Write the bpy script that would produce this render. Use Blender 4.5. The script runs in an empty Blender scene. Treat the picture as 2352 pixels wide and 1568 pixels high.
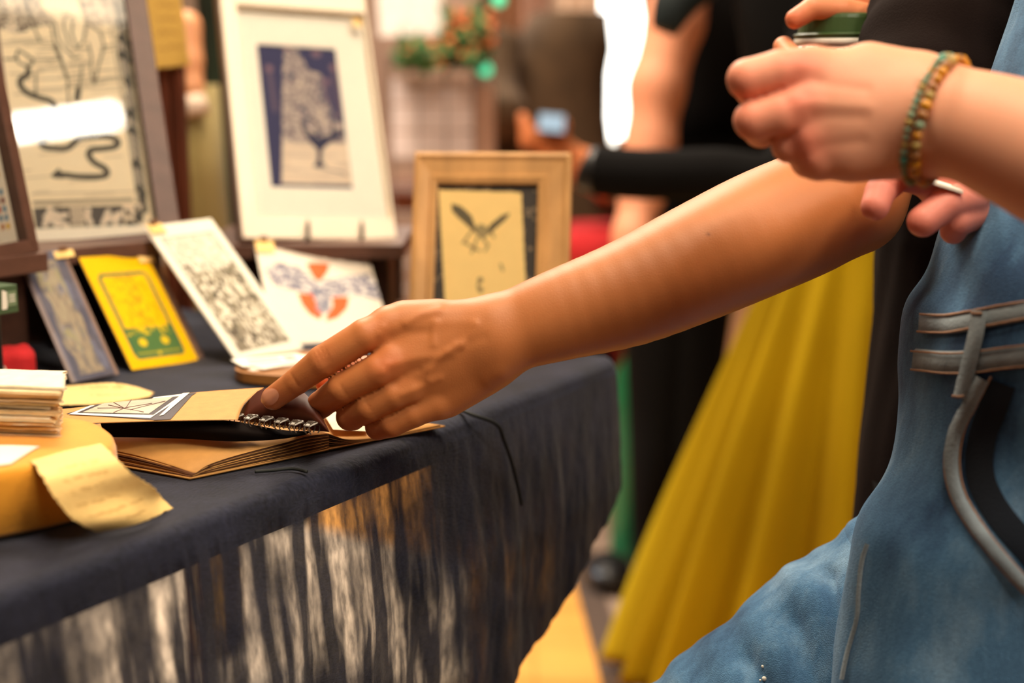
import bpy, bmesh, math, random
import numpy as np
from mathutils import Vector, Matrix
from mathutils.bvhtree import BVHTree
import mathutils.noise as mnoise

SC = bpy.context.scene
COL = SC.collection
# ------------------------------------------------------------------ camera
FPX = 3267.0
PITCH = math.atan((784 - 170) / FPX)
CAM = Vector((0.0, 0.0, 1.0))
FWD = Vector((0, math.cos(PITCH), -math.sin(PITCH)))
UPV = Vector((0, math.sin(PITCH), math.cos(PITCH)))
RGT = Vector((1, 0, 0))
cd = bpy.data.cameras.new('camera')
cam = bpy.data.objects.new('camera', cd)
COL.objects.link(cam)
cam.location = CAM
cam.rotation_euler = (math.pi / 2 - PITCH, 0, 0)
cd.sensor_width = 36
cd.lens = FPX / 2352 * 36
cd.dof.use_dof = True
cd.dof.focus_distance = 0.985
cd.dof.aperture_fstop = 2.9
cd.clip_start = 0.05
SC.camera = cam

# ------------------------------------------------------------------ world, lights, exposure
w = bpy.data.worlds.new('world')
SC.world = w
w.use_nodes = True
w.node_tree.nodes['Background'].inputs[0].default_value = (1.0, 0.80, 0.62, 1)
w.node_tree.nodes['Background'].inputs[1].default_value = 0.10


def area(name, loc, target, size, power, color=(1, .80, .58), sy=None):
    l = bpy.data.lights.new(name, 'AREA')
    l.energy = power
    l.color = color
    l.size = size
    if sy:
        l.shape = 'RECTANGLE'
        l.size_y = sy
    o = bpy.data.objects.new(name, l)
    COL.objects.link(o)
    o.location = loc
    o.rotation_euler = (Vector(target) - Vector(loc)).to_track_quat('-Z', 'Y').to_euler()
    return o


area('ceiling_light_over_table', (0.1, 0.55, 2.6), (0.0, 1.15, 0.8), 0.8, 38, (1, .80, .56))
area('ceiling_light_behind', (-0.6, 2.2, 2.7), (0.0, 1.1, 0.8), 0.9, 24, (1, .80, .56))
area('fill_light_right', (1.6, -0.4, 2.2), (-.3, 1.25, 0.85), 0.7, 22, (1, .84, .66))  # unseen fill added for the prints and the near hand
area('added_skirt_light', (-0.5, 2.2, 2.5), (0.5, 2.35, 0.6), 0.6, 30, (1, .82, .62))  # added lamp, brightens the bare arm and models the skirt folds
fl_ = area('added_spot_frames', (0.75, -0.1, 2.3), (-.22, 1.42, 0.98), 0.25, 1.5, (1, .86, .68))  # added spot, brightens the framed prints
fl_.data.spread = math.radians(46)
area('added_light_far_stall', (-.25, 2.1, 2.5), (-.1, 3.1, 1.0), 0.5, 22, (1, .88, .74))  # added lamp, lifts the far stall behind the frames
area('hall_light', (-0.3, 4.6, 3.0), (-0.1, 4.9, 0), 2.2, 150, (1, .86, .72))
sp = bpy.data.lights.new('added_floor_spot', 'SPOT')  # added spot, brightens the floor seen through the sheer cloth
sp.energy = 1000
sp.color = (0.85, 0.92, 1.0)
sp.spot_size = math.radians(32)
sp.spot_blend = 0.5
sp.shadow_soft_size = 0.12
spo = bpy.data.objects.new('added_floor_spot', sp)
COL.objects.link(spo)
spo.location = (-3.6, 2.6, 3.0)
spo.rotation_euler = (Vector((-1.0, 2.35, 0)) - Vector(spo.location)).to_track_quat('-Z', 'Y').to_euler()

SC.view_settings.view_transform = 'Standard'
SC.view_settings.look = 'None'
SC.view_settings.gamma = 1
SC.view_settings.use_curve_mapping = False
SC.view_settings.exposure = -0.12
SC.cycles.max_bounces = 8
SC.cycles.transparent_max_bounces = 12
SC.cycles.caustics_reflective = False
SC.cycles.caustics_refractive = False
SC.cycles.sample_clamp_indirect = 6

# ------------------------------------------------------------------ helpers: pixel <-> place
TZ = 0.737          # top of the cloth on the table
RZ = 0.836          # top of the riser board


def ray(px, py):
    return FWD + RGT * ((px - 1176) / FPX) + UPV * (-(py - 784) / FPX)


def P(px, py, d):
    return CAM + ray(px, py) * d


def T(px, py, z=TZ):
    r = ray(px, py)
    return CAM + r * ((z - CAM.z) / r.z)


def proj(v):
    r = Vector(v) - CAM
    d = r.dot(FWD)
    return 1176 + r.x / d * FPX, 784 - r.dot(UPV) / d * FPX, d


def lin(r, g, b):
    f = lambda c: ((c / 255 + .055) / 1.055) ** 2.4 if c > 10 else c / 255 / 12.92
    return (f(r), f(g), f(b))


# ------------------------------------------------------------------ helpers: objects
def tag(o, label=None, cat=None, group=None, kind=None):
    if label: o['label'] = label
    if cat: o['category'] = cat
    if group: o['group'] = group
    if kind: o['kind'] = kind
    return o


def empty(name, loc, label=None, cat=None, group=None):
    o = bpy.data.objects.new(name, None)
    COL.objects.link(o)
    o.location = loc
    o.empty_display_size = .02
    return tag(o, label, cat, group)


def mkobj(name, verts, faces, m, parent=None, smooth=False, label=None):
    me = bpy.data.meshes.new(name)
    me.from_pydata([tuple(v) for v in verts], [], [tuple(f) for f in faces])
    if smooth:
        me.polygons.foreach_set('use_smooth', [True] * len(me.polygons))
    me.update()
    return link(name, me, m, parent, label)


def link(name, me, m, parent=None, label=None):
    o = bpy.data.objects.new(name, me)
    COL.objects.link(o)
    if m is not None:
        me.materials.append(m)
    if parent is not None:
        o.parent = parent      # geometry is written in world metres; the inverse keeps it there
        base = parent.location if parent.parent is None else Vector((0, 0, 0))
        o.matrix_parent_inverse = Matrix.Translation(-Vector(base))
    if label: o['label'] = label
    return o


class MB:
    """collects shapes, linked as one mesh"""
    def __init__(s):
        s.v, s.f = [], []

    def add(s, v, f):
        n = len(s.v)
        s.v += [Vector(a) for a in v]
        s.f += [tuple(i + n for i in q) for q in f]
        return s

    def box(s, o, u, v, w_):
        """box from corner o with edge vectors u,v,w"""
        o, u, v, w_ = Vector(o), Vector(u), Vector(v), Vector(w_)
        p = [o, o + u, o + u + v, o + v]
        p += [q + w_ for q in p]
        return s.add(p, [(3, 2, 1, 0), (4, 5, 6, 7), (0, 1, 5, 4), (1, 2, 6, 5), (2, 3, 7, 6), (3, 0, 4, 7)])

    def tube(s, pts, rad, seg=8, cap=True):
        pts = [Vector(p) for p in pts]
        n = len(pts)
        if not hasattr(rad, '__len__'): rad = [rad] * n
        V, F = [], []
        up = Vector((0.13, 0.21, 0.97)).normalized()
        tprev = None
        for i, p in enumerate(pts):
            t = (pts[min(i + 1, n - 1)] - pts[max(i - 1, 0)]).normalized()
            if tprev is None:
                a = t.orthogonal().normalized()
            else:
                a = (a - t * a.dot(t)).normalized()
            tprev = t
            b = t.cross(a)
            for k in range(seg):
                th = 2 * math.pi * k / seg
                V.append(p + (a * math.cos(th) + b * math.sin(th)) * rad[i])
        for i in range(n - 1):
            for k in range(seg):
                k2 = (k + 1) % seg
                F.append((i * seg + k, i * seg + k2, (i + 1) * seg + k2, (i + 1) * seg + k))
        if cap:
            F.append(tuple(range(seg))[::-1])
            F.append(tuple((n - 1) * seg + k for k in range(seg)))
        return s.add(V, F)

    def rings(s, R, cap=True, closed=True):
        """loft list of rings, each the same number of points"""
        n = len(R[0]); V = [p for r in R for p in r]; F = []
        for i in range(len(R) - 1):
            for k in range(n if closed else n - 1):
                k2 = (k + 1) % n
                F.append((i * n + k, i * n + k2, (i + 1) * n + k2, (i + 1) * n + k))
        if cap and closed:
            F.append(tuple(range(n))[::-1])
            F.append(tuple((len(R) - 1) * n + k for k in range(n)))
        return s.add(V, F)

    def ball(s, c, r, seg=8, rg=6, sc=(1, 1, 1)):
        c = Vector(c)
        R = []
        for i in range(1, rg):
            ph = math.pi * i / rg
            R.append([c + Vector((r * sc[0] * math.sin(ph) * math.cos(2 * math.pi * k / seg), r * sc[1] * math.sin(ph) * math.sin(2 * math.pi * k / seg), -r * sc[2] * math.cos(ph))) for k in range(seg)])
        return s.rings(R)

    def build(s, name, m, parent=None, smooth=False, bevel=0, label=None):
        me = bpy.data.meshes.new(name)
        me.from_pydata([tuple(v) for v in s.v], [], s.f)
        bm = bmesh.new(); bm.from_mesh(me)
        bmesh.ops.recalc_face_normals(bm, faces=bm.faces)
        if bevel:
            bmesh.ops.bevel(bm, geom=list(bm.edges), offset=bevel, segments=2, affect='EDGES', profile=.6, clamp_overlap=True)
        bm.to_mesh(me); bm.free()
        if smooth:
            me.polygons.foreach_set('use_smooth', [True] * len(me.polygons))
        return link(name, me, m, parent, label)


def catmull(pts, n=8):
    pts = [Vector(p) for p in pts]
    out = []
    for i in range(len(pts) - 1):
        p0, p1, p2, p3 = pts[max(i - 1, 0)], pts[i], pts[i + 1], pts[min(i + 2, len(pts) - 1)]
        for k in range(n):
            t = k / n
            out.append(.5 * ((2 * p1) + (p2 - p0) * t + (2 * p0 - 5 * p1 + 4 * p2 - p3) * t * t + (3 * p1 - p0 - 3 * p2 + p3) * t ** 3))
    out.append(pts[-1])
    return out


def interp(xs, ys, x):
    return float(np.interp(x, xs, ys))


# ------------------------------------------------------------------ helpers: materials
def mat(name, c, rough=.6, vary=.12, vscale=30, bump=0., bscale=200, spec=.4, metal=0, sheen=0, sss=0, emit=None, estr=1, attr=None, stretch=None, trans=0, alpha=1, coat=0):
    m = bpy.data.materials.new(name); m.use_nodes = True
    nt = m.node_tree; N = nt.nodes; L = nt.links
    b = N['Principled BSDF']
    b.inputs['Roughness'].default_value = rough
    b.inputs['Metallic'].default_value = metal
    b.inputs['Specular IOR Level'].default_value = spec
    if sheen:
        b.inputs['Sheen Weight'].default_value = sheen
        b.inputs['Sheen Roughness'].default_value = .5
    if coat:
        b.inputs['Coat Weight'].default_value = coat
        b.inputs['Coat Roughness'].default_value = .08
    if sss:
        b.inputs['Subsurface Weight'].default_value = sss
        b.inputs['Subsurface Radius'].default_value = (.012, .005, .003)
        b.inputs['Subsurface Scale'].default_value = .6
    if trans: b.inputs['Transmission Weight'].default_value = trans
    tc = N.new('ShaderNodeTexCoord'); mp = N.new('ShaderNodeMapping')
    L.new(tc.outputs['Object'], mp.inputs[0])
    if stretch: mp.inputs['Scale'].default_value = stretch
    src = None
    if attr:
        a = N.new('ShaderNodeAttribute'); a.attribute_name = attr
        src = a.outputs['Color']
    nz = N.new('ShaderNodeTexNoise'); nz.inputs['Scale'].default_value = vscale; nz.inputs['Detail'].default_value = 5
    L.new(mp.outputs[0], nz.inputs[0])
    mr = N.new('ShaderNodeMapRange'); mr.inputs['From Min'].default_value = .25; mr.inputs['From Max'].default_value = .75
    mr.inputs['To Min'].default_value = 1 - vary; mr.inputs['To Max'].default_value = 1 + vary
    L.new(nz.outputs[0], mr.inputs[0])
    vm = N.new('ShaderNodeVectorMath'); vm.operation = 'SCALE'
    if src: L.new(src, vm.inputs[0])
    else: vm.inputs[0].default_value = c[:3]
    L.new(mr.outputs[0], vm.inputs['Scale'])
    L.new(vm.outputs[0], b.inputs['Base Color'])
    if bump:
        n2 = N.new('ShaderNodeTexNoise'); n2.inputs['Scale'].default_value = bscale; n2.inputs['Detail'].default_value = 4
        L.new(mp.outputs[0], n2.inputs[0])
        bp = N.new('ShaderNodeBump'); bp.inputs['Strength'].default_value = bump; bp.inputs['Distance'].default_value = .001
        L.new(n2.outputs[0], bp.inputs['Height']); L.new(bp.outputs[0], b.inputs['Normal'])
    if emit:
        b.inputs['Emission Color'].default_value = (*emit, 1); b.inputs['Emission Strength'].default_value = estr
    return m


def glass_mat(name='pane_glass', rough=0.02, f0=.5):
    m = bpy.data.materials.new(name); m.use_nodes = True
    nt = m.node_tree; N = nt.nodes; L = nt.links
    N.remove(N['Principled BSDF'])
    out = N['Material Output']
    tr = N.new('ShaderNodeBsdfTransparent'); gl = N.new('ShaderNodeBsdfGlossy'); gl.inputs['Roughness'].default_value = rough
    fr = N.new('ShaderNodeFresnel'); fr.inputs['IOR'].default_value = 1.5
    mx = N.new('ShaderNodeMixShader')
    L.new(fr.outputs[0], mx.inputs[0]); L.new(tr.outputs[0], mx.inputs[1]); L.new(gl.outputs[0], mx.inputs[2])
    L.new(mx.outputs[0], out.inputs[0])
    return m


# ------------------------------------------------------------------ helpers: smooth bodies from distance fields
def smin(a, b, k):
    h = np.clip(.5 + .5 * (b - a) / k, 0, 1)
    return b + (a - b) * h - k * h * (1 - h)


def rcone(p, a, b, r1, r2):
    a = np.array(a); b = np.array(b); ba = b - a
    pa = p - a
    h = np.clip(pa @ ba / max(ba @ ba, 1e-12), 0, 1)
    return np.linalg.norm(pa - h[:, None] * ba, axis=1) - (r1 + (r2 - r1) * h)


def sdf_mesh(fn, lo, hi, h):
    lo = np.array(lo, float); hi = np.array(hi, float)
    K = 4
    nc = np.ceil((hi - lo) / (h * K)).astype(int) + 1
    n = nc * K + 1
    cx = [lo[i] + h * K * (np.arange(nc[i]) + .5) for i in range(3)]
    G = np.stack(np.meshgrid(*cx, indexing='ij'), -1).reshape(-1, 3)
    dc = np.concatenate([fn(G[i:i + 200000]) for i in range(0, len(G), 200000)]).reshape(nc)
    act = np.abs(dc) < h * K * 1.25
    S = np.where(np.repeat(np.repeat(np.repeat(dc, K, 0), K, 1), K, 2) < 0, -1., 1.).astype(np.float32)
    S = np.pad(S, ((0, 1), (0, 1), (0, 1)), mode='edge')
    need = np.zeros(S.shape, bool)
    am = np.repeat(np.repeat(np.repeat(act, K, 0), K, 1), K, 2)
    need[:-1, :-1, :-1] |= am; need[1:, :-1, :-1] |= am; need[:-1, 1:, :-1] |= am; need[:-1, :-1, 1:] |= am
    need[1:, 1:, :-1] |= am; need[1:, :-1, 1:] |= am; need[:-1, 1:, 1:] |= am; need[1:, 1:, 1:] |= am
    idx = np.argwhere(need)
    vals = np.empty(len(idx), np.float32)
    for i in range(0, len(idx), 200000):
        vals[i:i + 200000] = fn(lo + idx[i:i + 200000] * h)
    S[need] = vals
    ins = S < 0
    c = ins[:-1, :-1, :-1].astype(np.int8)
    tot = sum(ins[i:ins.shape[0] - 1 + i, j:ins.shape[1] - 1 + j, k:ins.shape[2] - 1 + k].astype(np.int8) for i in (0, 1) for j in (0, 1) for k in (0, 1))
    cells = np.argwhere((tot > 0) & (tot < 8))
    vid = -np.ones(tot.shape, np.int64)
    vid[tuple(cells.T)] = np.arange(len(cells))
    acc = np.zeros((len(cells), 3)); cnt = np.zeros(len(cells))
    offs = [(i, j, k) for i in (0, 1) for j in (0, 1) for k in (0, 1)]
    for a in offs:
        for ax in range(3):
            if a[ax] == 1: continue
            b = list(a); b[ax] = 1
            sa = S[tuple((cells + a).T)]; sb = S[tuple((cells + b).T)]
            mk = (sa < 0) != (sb < 0)
            t = np.where(mk, sa / np.where(mk, sa - sb, 1), 0)
            pt = np.array(a, float) + t[:, None] * (np.array(b) - np.array(a))
            acc[mk] += pt[mk]; cnt[mk] += 1
    V = lo + (cells + acc / cnt[:, None]) * h
    F = []
    for ax in range(3):
        a1, a2 = (ax + 1) % 3, (ax + 2) % 3
        sl0 = [slice(None)] * 3; sl1 = [slice(None)] * 3
        sl0[ax] = slice(0, -1); sl1[ax] = slice(1, None)
        A = ins[tuple(sl0)]; B = ins[tuple(sl1)]
        e = np.argwhere(A != B)
        ok = (e[:, a1] > 0) & (e[:, a2] > 0) & (e[:, a1] < tot.shape[a1]) & (e[:, a2] < tot.shape[a2]) & (e[:, ax] < tot.shape[ax])
        e = e[ok]
        q = []
        for (d1, d2) in ((-1, -1), (0, -1), (0, 0), (-1, 0)):
            f = e.copy(); f[:, a1] += d1; f[:, a2] += d2
            q.append(vid[tuple(f.T)])
        q = np.stack(q, 1)
        fl = A[tuple(e.T)]
        q[~fl] = q[~fl][:, ::-1]
        q = q[(q >= 0).all(1)]
        F.append(q)
    F = np.concatenate(F)
    return V, F


def np_mesh(name, V, F):
    me = bpy.data.meshes.new(name)
    me.vertices.add(len(V)); me.vertices.foreach_set('co', V.astype(np.float32).ravel())
    me.loops.add(F.size); me.loops.foreach_set('vertex_index', F.astype(np.int32).ravel())
    me.polygons.add(len(F)); me.polygons.foreach_set('loop_start', (np.arange(len(F)) * F.shape[1]).astype(np.int32))
    me.polygons.foreach_set('use_smooth', np.ones(len(F), bool))
    me.update(calc_edges=True)
    return me


def vcol(me, C, name='col'):
    at = me.color_attributes.new(name, 'FLOAT_COLOR', 'POINT')
    A = np.ones((len(C), 4), np.float32); A[:, :3] = C
    at.data.foreach_set('color', A.ravel())


def normals(V, F):
    n = np.cross(V[F[:, 2]] - V[F[:, 0]], V[F[:, 3]] - V[F[:, 1]])
    N = np.zeros_like(V)
    for k in range(4):
        np.add.at(N, F[:, k], n)
    return N / np.maximum(np.linalg.norm(N, axis=1), 1e-12)[:, None]


def projnp(V):
    r = V - np.array(CAM)
    d = r @ np.array(FWD)
    return 1176 + r[:, 0] / d * FPX, 784 - (r @ np.array(UPV)) / d * FPX, d


# ------------------------------------------------------------------ helpers: flat rectangles leaning in space and their printed faces
def lean2(BL, BR, TLp, d):
    """as lean, but the depth of the top corner is given"""
    return Vector(BL), Vector(BR), P(*TLp, d)


def lean(BLp, BRp, TLp):
    """BLp,BRp points; TL pixel; depth solved so the corner is square"""
    BL, BR = Vector(BLp), Vector(BRp)
    e = (BR - BL); r = ray(*TLp)
    d = (BL - CAM).dot(e) / r.dot(e)
    return BL, BR, CAM + r * d


class Rect:
    def __init__(s, BL, BR, TL):
        s.o = Vector(BL); s.w = (BR - BL).length; s.h = (TL - BL).length
        s.u = (BR - BL).normalized(); s.v = TL - BL; s.v = (s.v - s.u * s.v.dot(s.u)).normalized()
        s.n = s.u.cross(s.v)

    def pt(s, a, b, c=0):
        return s.o + s.u * a + s.v * b + s.n * c

    def uv(s, px, py):
        r = ray(px, py)
        t = (s.o - CAM).dot(s.n) / r.dot(s.n)
        q = CAM + r * t - s.o
        return q.dot(s.u), q.dot(s.v)

    def sub(s, a0, b0, a1, b1, c=0):
        q = Rect.__new__(Rect)
        q.o = s.pt(a0, b0, c); q.w = a1 - a0; q.h = b1 - b0; q.u, q.v, q.n = s.u, s.v, s.n
        return q

    def slab(s, name, m, parent, t, bevel=0, label=None):
        return MB().box(s.o, s.u * s.w, s.v * s.h, s.n * t).build(name, m, parent, bevel=bevel, label=label)


class Canvas:
    """a printed face: colours drawn with numpy on a fine grid laid over a rectangle"""
    def __init__(s, R, res, bg):
        s.R = R; s.nx = max(8, int(R.w / res)); s.ny = max(8, int(R.h / res))
        s.x = np.linspace(0, R.w, s.nx); s.y = np.linspace(0, R.h, s.ny)
        s.X, s.Y = np.meshgrid(s.x, s.y)
        s.C = np.ones((s.ny, s.nx, 3)) * np.array(lin(*bg))

    def pts(s, px):
        return np.array([s.R.uv(*p) for p in px])

    def put(s, mask, col):
        s.C = s.C * (1 - mask[..., None]) + np.array(lin(*col)) * mask[..., None]

    def line(s, px, wid, col, px_space=True, a=1):
        p = s.pts(px) if px_space else np.array(px)
        best = np.full(s.X.shape, 1e9)
        for i in range(len(p) - 1):
            ax, ay = p[i]; bx, by = p[i + 1]
            L2 = max((bx - ax) ** 2 + (by - ay) ** 2, 1e-12)
            t = np.clip(((s.X - ax) * (bx - ax) + (s.Y - ay) * (by - ay)) / L2, 0, 1)
            best = np.minimum(best, np.hypot(s.X - ax - t * (bx - ax), s.Y - ay - t * (by - ay)))
        e = s.R.w / s.nx
        s.put(np.clip((wid / 2 - best) / e + .5, 0, 1) * a, col)

    def poly(s, px, col, px_space=True, a=1, ret=False):
        p = s.pts(px) if px_space else np.array(px)
        ins = np.zeros(s.X.shape, bool)
        n = len(p)
        for i in range(n):
            x1, y1 = p[i]; x2, y2 = p[(i + 1) % n]
            if y1 == y2: continue
            c = ((s.Y < y1) != (s.Y < y2)) & (s.X < (x2 - x1) * (s.Y - y1) / (y2 - y1) + x1)
            ins ^= c
        if ret: return ins.astype(float)
        s.put(ins.astype(float) * a, col)

    def disc(s, px, r, col, a=1, px_space=True):
        x, y = s.pts([px])[0] if px_space else px
        s.put(np.clip((r - np.hypot(s.X - x, s.Y - y)) / (s.R.w / s.nx) + .5, 0, 1) * a, col)

    def noise(s, sx, sy, seed=0):
        rng = np.random.RandomState(seed)
        g = rng.rand(max(3, int(s.R.h / sy) + 3), max(3, int(s.R.w / sx) + 3))
        fy = s.Y / sy; fx = s.X / sx
        i = fy.astype(int); j = fx.astype(int); u = fx - j; v = fy - i
        u = u * u * (3 - 2 * u); v = v * v * (3 - 2 * v)
        i = np.clip(i, 0, g.shape[0] - 2); j = np.clip(j, 0, g.shape[1] - 2)
        return (g[i, j] * (1 - u) + g[i, j + 1] * u) * (1 - v) + (g[i + 1, j] * (1 - u) + g[i + 1, j + 1] * u) * v

    def build(s, name, m, parent, off=.0003, label=None):
        R = s.R
        o, u, v, n = (np.array(q) for q in (R.o, R.u, R.v, R.n))
        V = (o + s.X[..., None] * u + s.Y[..., None] * v + n * off).reshape(-1, 3)
        i, j = np.meshgrid(np.arange(s.ny - 1), np.arange(s.nx - 1), indexing='ij')
        a = (i * s.nx + j).ravel()
        F = np.stack([a, a + 1, a + 1 + s.nx, a + s.nx], 1)
        me = np_mesh(name, V, F)
        vcol(me, s.C.reshape(-1, 3))
        return link(name, me, m, parent, label)
# ================================================================== materials
M = {}


def denim_material():
    m = mat('washed_denim', (1, 1, 1), .9, .16, 420, .9, 1100, sheen=.1, spec=.15)
    nt = m.node_tree; N = nt.nodes; L = nt.links
    tc = next(n for n in N if n.type == 'TEX_COORD')
    mp = N.new('ShaderNodeMapping'); mp.inputs['Scale'].default_value = (9, 9, 3.5); L.new(tc.outputs['Object'], mp.inputs[0])
    n1 = N.new('ShaderNodeTexNoise'); n1.inputs['Scale'].default_value = 1; n1.inputs['Detail'].default_value = 6; n1.inputs['Roughness'].default_value = .62; L.new(mp.outputs[0], n1.inputs[0])
    cr = N.new('ShaderNodeValToRGB'); L.new(n1.outputs[0], cr.inputs[0])
    e = cr.color_ramp.elements
    e[0].position = .36; e[0].color = (*lin(46, 76, 112), 1); e[1].position = .66; e[1].color = (*lin(146, 182, 212), 1)
    k = e.new(.5); k.color = (*lin(86, 130, 170), 1)
    vm = next(n for n in N if n.type == 'VECT_MATH')
    L.new(cr.outputs[0], vm.inputs[0])
    return m


M['cloth_dark'] = mat('dark_brown_wood', lin(62, 38, 28), .5, .25, 12, .3, 60, stretch=(1, 6, 6))
M['wood_brown'] = mat('stained_wood', lin(92, 62, 50), .45, .22, 14, .3, 80, stretch=(1, 5, 5))
M['wood_pale'] = mat('pale_wood', lin(196, 148, 92), .6, .28, 9, .4, 90, stretch=(5, 5, .8))
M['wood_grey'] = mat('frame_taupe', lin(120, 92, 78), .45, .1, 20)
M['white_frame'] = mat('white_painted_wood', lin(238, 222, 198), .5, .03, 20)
M['mat_board'] = mat('mount_board', lin(250, 240, 222), .8, .02, 60)
M['print'] = mat('printed_paper', (1, 1, 1), .75, .03, 80, attr='col')
M['print_gloss'] = mat('printed_card_in_sleeve', (1, 1, 1), .35, .03, 80, attr='col')
M['paper_cream'] = mat('cream_paper', lin(240, 222, 188), .8, .06, 60, .2, 300)
M['paper_white'] = mat('white_card', lin(240, 235, 222), .7, .02, 60)
M['kraft'] = mat('kraft_paper', lin(200, 146, 80), .7, .08, 120, .15, 900)
M['kraft_dark'] = mat('kraft_peg_and_gap_shade', lin(96, 56, 26), .75, .15, 120, .2, 500)  # colours the pegs; on pages it paints the shaded gaps
M['tag'] = mat('handmade_tag_paper', lin(244, 204, 128), .8, .07, 60, .35, 250)
M['tag_print'] = mat('written_tag_paper', (1, 1, 1), .8, .05, 60, .35, 250, attr='col')
M['page_shade'] = mat('kraft_in_shade', lin(84, 34, 16), .55, .15, 40)  # kraft page colour darkened to stand for its shade
M['mustard'] = mat('mustard_felt', lin(232, 156, 34), .8, .1, 30, .5, 500, sheen=.3)
M['black'] = mat('black_metal', lin(22, 20, 20), .4, .05)
M['black_cord'] = mat('black_elastic', lin(20, 24, 22), .7, .1, 200)
M['steel'] = mat('wire_steel', lin(235, 228, 216), .3, .02, metal=0, spec=.6)
M['skin_tan'] = mat('tanned_skin', (1, 1, 1), .46, .07, 22, .14, 950, attr='col', sss=.12, spec=.35)
M['skin_pink'] = mat('fair_skin', (1, 1, 1), .5, .05, 18, .10, 900, attr='col', sss=.15, spec=.35)
M['nail'] = mat('fingernail', lin(206, 142, 112), .25, .05, 60, spec=.5)
M['denim'] = denim_material()
M['denim_dark'] = mat('pocket_shade_denim', lin(22, 30, 42), .95, .2, 20, .4, 500)  # stands in for the shade inside the pocket
M['denim_seam'] = mat('faded_denim_seam', lin(138, 152, 162), .85, .3, 60, .6, 500)
M['thread'] = mat('orange_thread', lin(160, 126, 104), .7, .2, 300)
M['tunic'] = mat('washed_black_cotton', lin(25, 16, 14), .95, .3, 14, .5, 600, spec=.1)
M['black_cloth'] = mat('black_jersey', lin(11, 9, 9), .95, .2, 10, spec=.15)
M['yellow'] = mat('mustard_yellow_cotton', lin(170, 140, 4), .9, .08, 5, spec=.2)
M['glass'] = glass_mat()
M['green_lid'] = mat('green_plastic_lid', lin(62, 84, 48), .35, .05)
M['red'] = mat('red_felt', lin(196, 34, 38), .85, .12, 60, .4, 400)
M['green_box'] = mat('green_cardboard', lin(70, 92, 62), .6, .06)
M['khaki'] = mat('khaki_cotton', lin(150, 132, 82), .85, .15, 8, sheen=.1)
M['dark_green'] = mat('dark_green_cloth', lin(38, 52, 40), .85, .3, 12)
M['brown_coat'] = mat('brown_wool', lin(74, 54, 34), .9, .45, 10)
M['cream_cloth'] = mat('cream_cotton', lin(226, 200, 178), .85, .1, 8)
M['leaf'] = mat('garland_leaf', lin(70, 110, 60), .6, .4, 30)
M['orange'] = mat('orange_berry', lin(206, 110, 60), .5, .2, 30)
M['white_plastic'] = mat('white_plastic', lin(230, 228, 220), .4, .03)
M['phone_screen'] = mat('phone_screen', (0.02, .02, .02), .3, .02, emit=lin(170, 195, 210), estr=1.1)
M['green_lamp'] = mat('green_bulb', lin(60, 190, 140), .4, .02, emit=lin(60, 205, 150), estr=1.6)
M['tube_lamp'] = mat('fluorescent_tube', (1, 1, 1), .4, .02, emit=(1, .97, .85), estr=120)
M['window_light'] = mat('bright_window', (1, 1, 1), .4, .0, emit=(1, 1, .93), estr=5)
M['wall'] = mat('cream_wall', lin(178, 152, 130), .9, .12, 1.2)
M['taupe'] = mat('taupe_carpet', lin(150, 124, 104), .95, .15, 6)
M['taupe_dark'] = mat('carpet_border', lin(84, 66, 54), .95, .1, 6)
M['parquet'] = mat('honey_parquet', lin(226, 158, 74), .4, .15, 8, stretch=(.3, 3, 1))
M['grid'] = mat('grey_wire', lin(120, 110, 104), .4, .05, metal=.4)
M['pink_wood'] = mat('pinkish_wood_post', lin(176, 138, 118), .6, .15, 10)
M['dark_wood_chair'] = mat('red_brown_wood', lin(96, 44, 22), .5, .3, 10)


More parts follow.
